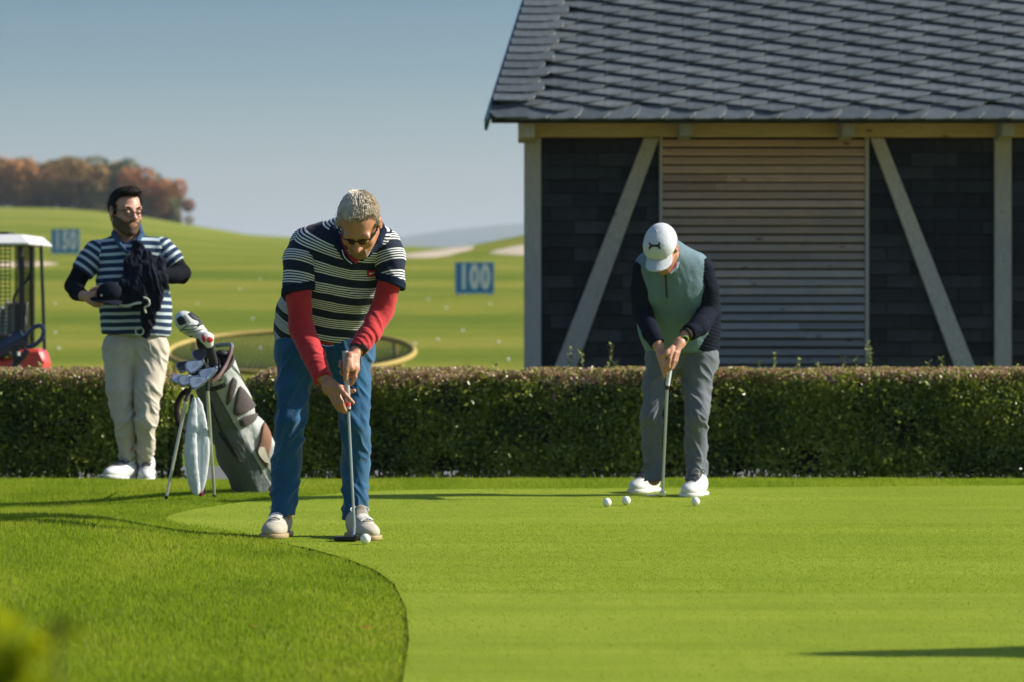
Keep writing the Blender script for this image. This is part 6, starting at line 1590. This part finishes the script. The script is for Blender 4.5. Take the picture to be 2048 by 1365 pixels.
bxb = (np.array([-1.95, 19.0, -.02]), np.array([-.98, 20.15, .95]))
def dbg(V, n): return .006 * (fbm(np.stack([V @ ax_ * 9, V @ sx_ * 22, V @ fr_ * 22], 1), 6, 3) - .5) * 2
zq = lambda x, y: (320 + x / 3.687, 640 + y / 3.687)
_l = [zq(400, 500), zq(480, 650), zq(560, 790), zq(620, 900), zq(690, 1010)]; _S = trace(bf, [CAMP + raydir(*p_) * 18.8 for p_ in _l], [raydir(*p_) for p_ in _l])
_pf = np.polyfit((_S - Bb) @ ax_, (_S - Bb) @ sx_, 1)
bo = sobj('bag_body', bf, bxb, .0045, MAT_BAG2, bag, disp=dbg, attrs=lambda V: {'panel': ((V - Bb) @ sx_) - np.polyval(_pf, (V - Bb) @ ax_)})  # panel: splits lit side from painted shade along its edge
MB().tube([bw(LB - .07, 0, 0), bw(LB - .045, 0, 0)], .108, 24).build('divider', MAT_INT, bag)
# base
sobj('base', CUT(chain([bw(-.012, 0, 0), bw(.045, 0, 0)], [.122, .124], .02, fr_, .87), bw(.06, 0, 0), ax_), bxb, .0045, MAT_INT, bag)
rim = [bw(LB + .004 + .15 * .117 * math.cos(a) , .117 * math.cos(a), .100 * math.sin(a)) for a in np.linspace(0, 6.283, 30, endpoint=False)]
MB().ring(rim, .010, 8).build('top_rim', MAT_INT, bag, smooth=True)
MB().tube(spline([P(424, 764, 19.10), P(438, 752, 19.12), P(452, 730, 19.18), P(461, 708, 19.22), P(463, 696, 19.25)], 4), .0095, 8).build('handle', MAT_HANDLE, bag, smooth=True)
MB().tube(spline([P(463, 697, 19.25), P(462, 690, 19.26), P(448, 690, 19.3), P(432, 692, 19.34)], 4), .0105, 8).build('handle', MAT_HAND2, bag, smooth=True)
z8 = lambda x, y: (320 + x / 3.687, 640 + y / 3.687)
def padp(pts): return [z8(*p) for p in pts]
def dens(pts, n=4):
    pp = [np.array([a, b, 0.]) for a, b in pts]; return [(v[0], v[1]) for v in spline(pp + [pp[0]], n)[:-1]]
for nm_, pts, m_m in (('pad', [(540, 425), (560, 450), (545, 520), (520, 600), (497, 630), (487, 600), (500, 520), (520, 450)], MAT_PAD),
                      ('pad', [(590, 490), (620, 520), (690, 620), (690, 645), (620, 690), (560, 705), (540, 680), (555, 580), (575, 510)], MAT_PAD),
                      ('pad', [(585, 735), (640, 705), (700, 690), (710, 710), (680, 755), (620, 785), (588, 775)], MAT_PAD),
                      ('pocket_panel', [(765, 755), (805, 830), (815, 900), (800, 1000), (790, 1090), (740, 1040), (700, 960), (725, 920), (740, 850), (750, 790)], MAT_BROWN)):
    try: decal(nm_, bf, dens(padp(pts), 3), 18.8, m_m, bag, lift=.0045, puff=.008)
    except Exception as ex: print('pad', ex)
sw = [(0.0, .25), (.10, .08), (.30, .0), (.55, .06), (.38, .10), (.28, .22), (.30, .40), (.50, .62), (1.0, 1.0), (.55, .88), (.2, .62), (.03, .42)]
decal('pocket_mark', bf, [z8(712 + a * 86, 930 + b * 122) for a, b in sw], 18.8, simple('mark_cream', (.60, .56, .46), .6), bag, lift=.018, sub=1)
decal('mark', bf, [z8(432 + a * 26, 452 - b * 18) for a, b in ((0, 0), (.3, .5), (1, 1), (.6, .4), (1, .2), (.5, .15))], 18.8, MAT_INT, bag, lift=.005, sub=0)
# darker seam lines and zip
def surfline(name, pts, r, mat, lift=.004):
    pts = [z8(*p) for p in pts]; pp = [np.array([a, b, 0.]) for a, b in pts]; pp = spline(pp, 5)
    S = trace(bf, [CAMP + raydir(v[0], v[1]) * 18.8 for v in pp], [raydir(v[0], v[1]) for v in pp]); g = grad(bf, S)
    MB().tube([a + b * lift for a, b in zip(S, g)], r, 6).build(name, mat, bag, smooth=True)
surfline('seam', [(515, 320), (580, 400), (640, 500)], .0025, MAT_INT)
surfline('zip', [(375, 600), (420, 740), (480, 860), (560, 980), (592, 1040)], .0035, MAT_INT)
surfline('zip_pull', [(440, 830), (500, 920), (570, 1020), (590, 1045)], .007, MAT_INT)
surfline('seam', [(400, 500), (480, 650), (600, 860), (690, 1010), (760, 1130)], .002, MAT_BAGD)
# legs
for t0, t1, nm_ in (((372, 803, 19.12), (332, 999, 19.12), 'leg'), ((415, 782, 19.02), (429, 997, 19.22), 'leg')):
    a, b = P(*t0), P(*t1); b[2] = max(b[2], .004)
    lg = MB().tube([a, b], [.0085, .0070], 8).build(nm_, simple('stand_leg_aluminium', (.55, .56, .50), .35, metal=.6, var=.05), bag, smooth=True)
    MB().tube([b, b + (a - b) * .03], .009, 8).build('foot', MAT_INT, lg, smooth=True)
    MB().tube([a, a + (a - b) * .22 + np.array([.01, .05, 0])], [.010, .008], 8).build('hinge', MAT_INT, lg, smooth=True)
MB().tube(spline([P(376, 779, 19.2), P(362, 792, 19.15), P(354, 812, 19.15), P(355, 838, 19.15), P(363, 855, 19.15), P(378, 862, 19.2), P(386, 840, 19.25)], 5), [.014] * 31, 8, flat=((0, 1, 0), .35)).build('shoulder_strap', cloth('strap_dark_brown', (.045, .03, .026)), bag, smooth=True)
MB().tube(spline([P(384, 790, 19.2), P(381, 815, 19.18), P(376, 850, 19.2)], 4), [.009] * 9, 6).build('strap_loop', MAT_INT, bag, smooth=True)
# towel
MAT_TOWEL = cloth('towel_white', (.60, .65, .68), var=.08, weave=300)
tw = U(chain(spline([P(388, 800, 19.1), P(384, 850, 19.08), P(381, 910, 19.07), P(387, 960, 19.08), P(392, 984, 19.09)], 3), list(np.interp(np.linspace(0, 4, 13), range(5), [.012, .026, .033, .028, .018])), .003, (0, 1, 0), .4),
       chain(spline([P(395, 800, 19.12), P(402, 850, 19.1), P(405, 905, 19.1), P(401, 950, 19.1), P(396, 982, 19.1)], 3), list(np.interp(np.linspace(0, 4, 13), range(5), [.012, .024, .029, .024, .016])), .04, (0, 1, 0), .4), k=.003)
two = sobj('towel', tw, (P(360, 1010, 19) * [1, 0, 1] + [0, 18.95, 0], P(425, 780, 19) * [1, 0, 1] + [0, 19.25, 0]), .0035, MAT_TOWEL, None, disp=lambda V, n: .003 * (fbm(V * [40, 20, 10], 3, 2) - .5) * 2, label='white towel hanging folded from the grey golf bag between its stand legs', cat='towel', base=P(393, 985, 19.1))
MB().tube([P(405, 950, 19.13), P(406, 990, 19.13)], [.012, .012], 8, flat=((0, 1, 0), .3)).build('towel_edge', MAT_INT, two, smooth=True)
MB().tube([P(404, 975, 19.11), P(402, 993, 19.11)], [.012, .010], 8, flat=((0, 1, 0), .4)).build('towel_tag', simple('tag_crimson', (.30, .03, .06), .8), two, smooth=True)
# irons
mI = N('chrome_iron'); mI.set(Base_Color=(.40, .41, .43), Metallic=1.0, Roughness=.12); mI.bump(mI.noise(mI.coords('Object', (1, 1, 1)), 25, 3), .004); MAT_IRON = mI.m
mI = N('iron_face'); mI.set(Base_Color=(.62, .64, .66), Metallic=.85, Roughness=.33); MAT_IFACE = mI.m; MAT_ICAV = simple('iron_cavity_dark', (.05, .055, .06), .35, metal=.6)
irons = [((404, 707), 19.20, 35, 1.1, 'topmost chrome iron head below the red and white club cover'), ((371, 731), 19.10, 25, 1.0, 'chrome iron head at upper left of the iron cluster'), ((390, 731), 19.02, 28, 1.05, 'bright iron head in the middle of the cluster facing forward'),
         ((360, 757), 19.06, 12, .95, 'leftmost iron head sticking out beyond the golf bag'), ((376, 760), 18.98, 18, 1.05, 'iron head second from left in the bottom row'), ((397, 763), 18.94, 22, 1.05, 'lowest wedge head above the left stand leg hinge'), ((417, 746), 19.0, 35, 1.05, 'rightmost iron head next to the brown bag handle')]
for i, ((px, py), d, ang, s_, lab) in enumerate(irons):
    c = P(px, py, d); r_ = empty('golf_iron', c, lab, 'golf club', 'irons standing in the golf bag')
    a = math.radians(ang); u = np.array([math.cos(a), .25, math.sin(a)]); u /= np.linalg.norm(u); n_ = np.array([[-.5, -1, .1], [-.2, -1, .8], [.25, -1, .5], [-.7, -1, .6], [.1, -1, .9], [-.35, -1, .25], [.35, -1, .75]][i], float); n_ -= u * (n_ @ u); n_ /= np.linalg.norm(n_); v = np.cross(n_, u); v = v if v[2] > 0 else -v
    prof = [(-.036, -.018), (-.039, .004), (-.032, .022), (-.018, .027), (.002, .019), (.024, .008), (.037, .003), (.037, -.009), (.015, -.018), (-.012, -.025), (-.028, -.024)]
    s_ *= 1.3; prof = [(x * s_ * .95, y * s_) for x, y in prof]; V = [c + u * x + v * y + n_ * (.006) for x, y in prof] + [c + u * x * .98 + v * y - n_ * (.004 + .006 * (y < 0)) for x, y in prof]
    m = len(prof); mb = MB(); mb.add(V, [tuple(range(m)), tuple(range(2*m-1, m-1, -1))] + [(k, (k+1) % m, (k+1) % m + m, k + m) for k in range(m)]); mb.build('head', MAT_IRON, r_, bevel=.0018, smooth=True)
    V = [c + u * (x * .84 - .001) + v * y * .82 + n_ * t for t in (.0065, .0078) for x, y in prof]
    for sl_ in range(3):
        MB().tube([c + u * (-.02 + .004 * sl_) + v * (-.010 + .008 * sl_) + n_ * .0082, c + u * .016 + v * (-.010 + .008 * sl_) + n_ * .0082], .0009, 4).build('groove', MAT_ICAV, r_)
    mb = MB(); mb.add(V, [tuple(range(m)), tuple(range(2*m-1, m-1, -1))] + [(k, (k+1) % m, (k+1) % m + m, k + m) for k in range(m)]); mb.build('face', MAT_IFACE if i not in (0, 1) else MAT_ICAV, r_)
    hs = c + u * .036 * s_ + v * .002; ent = bw(LB - .06, -.06 + .02 * (i % 4), .045 - .03 * (i // 4)); hd_ir = hs + (ent - hs) * .12
    MB().tube([c + u * .020 * s_ - v * .008, hs, hd_ir, hs + (ent - hs) * .35], [.007, .0075, .0068, .0062], 8).build('hosel', MAT_CHROME, r_, smooth=True)
    MB().tube([hs + (ent - hs) * .33, ent], .0045, 8).build('shaft', MAT_STEEL, r_, smooth=True)
# headcovers
dr = empty('golf_driver', P(378, 650, 19.2), 'large white and black padded driver head cover rising above the golf bag', 'golf club')
c = P(377, 648, 19.18); u = np.array([.80, .05, -.60]); u /= np.linalg.norm(u); v = np.cross(u, (0, 1, 0)); v /= np.linalg.norm(v); v = v if v[2] > 0 else -v; n3 = np.cross(u, v); R_ = np.stack([u, v, n3])
hcv = U(E(c - u * .012, (.066, .052, .055), R_), E(c + u * .02 + v * -.004, (.058, .040, .045), R_), C(c + u * .04, c + u * .085 - v * .0, .036, .030), k=.03)
MAT_COVW = simple('cover_white_leather', (.60, .62, .58), .45, var=.1); MAT_COVB = simple('cover_black_knit', (.012, .013, .018), .7)
bxd = (P(335, 720, 19) * [1, 0, 1] + [0, 18.9, 0], P(440, 600, 19) * [1, 0, 1] + [0, 19.5, 0])
cvo = sobj('head_cover', hcv, bxd, .0035, MAT_COVW, dr, disp=lambda V, n: .0012 * (fbm(V * 60, 3, 2) - .5) * 2)
zz_ = lambda x, y: (340 + x / 8.03, 610 + y / 8.03)
def dz(name, pts, mat, lift=.002, puff=.003):
    try: decal(name, hcv, dens([zz_(*p) for p in pts], 3), 18.9, mat, cvo, lift=lift, puff=puff)
    except Exception as ex: print(name, ex)
dz('panel', [(105, 235), (165, 185), (215, 195), (265, 260), (250, 300), (165, 330), (130, 290)], MAT_COVB)
dz('panel', [(290, 150), (335, 122), (400, 150), (440, 230), (445, 262), (380, 235), (330, 190)], MAT_COVB)
dz('panel', [(430, 170), (500, 270), (520, 320), (470, 340), (440, 330), (475, 290), (430, 240)], MAT_COVB)
def covline(pts, r=.0022, mat=MAT_COVB):
    pp = spline([np.array([*zz_(*p), 0.]) for p in pts], 5); S = trace(hcv, [CAMP + raydir(w[0], w[1]) * 18.9 for w in pp], [raydir(w[0], w[1]) for w in pp]); S = S[np.abs(hcv(S)) < .004]; g = grad(hcv, S)
    if len(S) < 3: return
    MB().tube([a + b * .002 for a, b in zip(S, g)], r, 5).build('stitching', mat, cvo, smooth=True)
covline([(185, 400), (260, 350), (360, 330), (450, 330)]); covline([(175, 480), (170, 420), (200, 395), (300, 400), (400, 385), (460, 345)]); covline([(125, 480), (240, 508), (360, 505)], .004)
covline([(180, 190), (230, 250), (270, 330)], .0015); covline([(235, 165), (300, 250), (330, 290)], .0015)
covline([(270, 440), (300, 430), (330, 442), (360, 425), (390, 435), (420, 418), (460, 412), (500, 398), (535, 390)], .0018)
MB().tube([c + u * .075, P(404, 690, 19.22), P(420, 722, 19.27), bw(LB - .06, .03, -.02)], [.030, .026, .024, .02], 12).build('cover_sock', MAT_COVB, dr, smooth=True)
wd_ = empty('golf_wood', P(413, 676, 19.1), 'small red white and black club cover just above the irons in the bag', 'golf club')
c = P(413, 676, 19.1); wf_ = U(E(c, (.037, .03, .026)), C(c, c + np.array([.012, .01, -.03]), .026, .022), k=.02)
wo_ = sobj('head_cover', wf_, (c - .08, c + .08), .0035, MAT_COVW, wd_)
for pts in ([(520, 490), (545, 480), (575, 540), (560, 600), (535, 590), (515, 540)], [(600, 540), (640, 510), (690, 550), (660, 600), (610, 600), (590, 570)]):
    try: decal('panel', wf_, dens([zz_(*p) for p in pts], 3), 18.9, simple('cover_red', (.50, .03, .05), .5), wo_, lift=.002, puff=.003)
    except Exception as ex: print(ex)
MB().tube([c + np.array([.01, .01, -.02]), P(421, 700, 19.14), P(428, 728, 19.2), bw(LB - .06, .05, .02)], [.024, .023, .022, .018], 12).build('cover_sock', MAT_COVB, wd_, smooth=True)
w3 = empty('golf_hybrid', P(442, 706, 19.3), 'black covered club lying low in the bag opening beside the grey handle', 'golf club')
c = P(443, 708, 19.3); sobj('head_cover', U(E(c, (.035, .03, .02)), k=0), (c - .07, c + .07), .004, MAT_COVB, w3); MB().tube([c, bw(LB - .06, .07, 0)], [.018, .014], 10).build('cover_sock', MAT_COVB, w3, smooth=True)
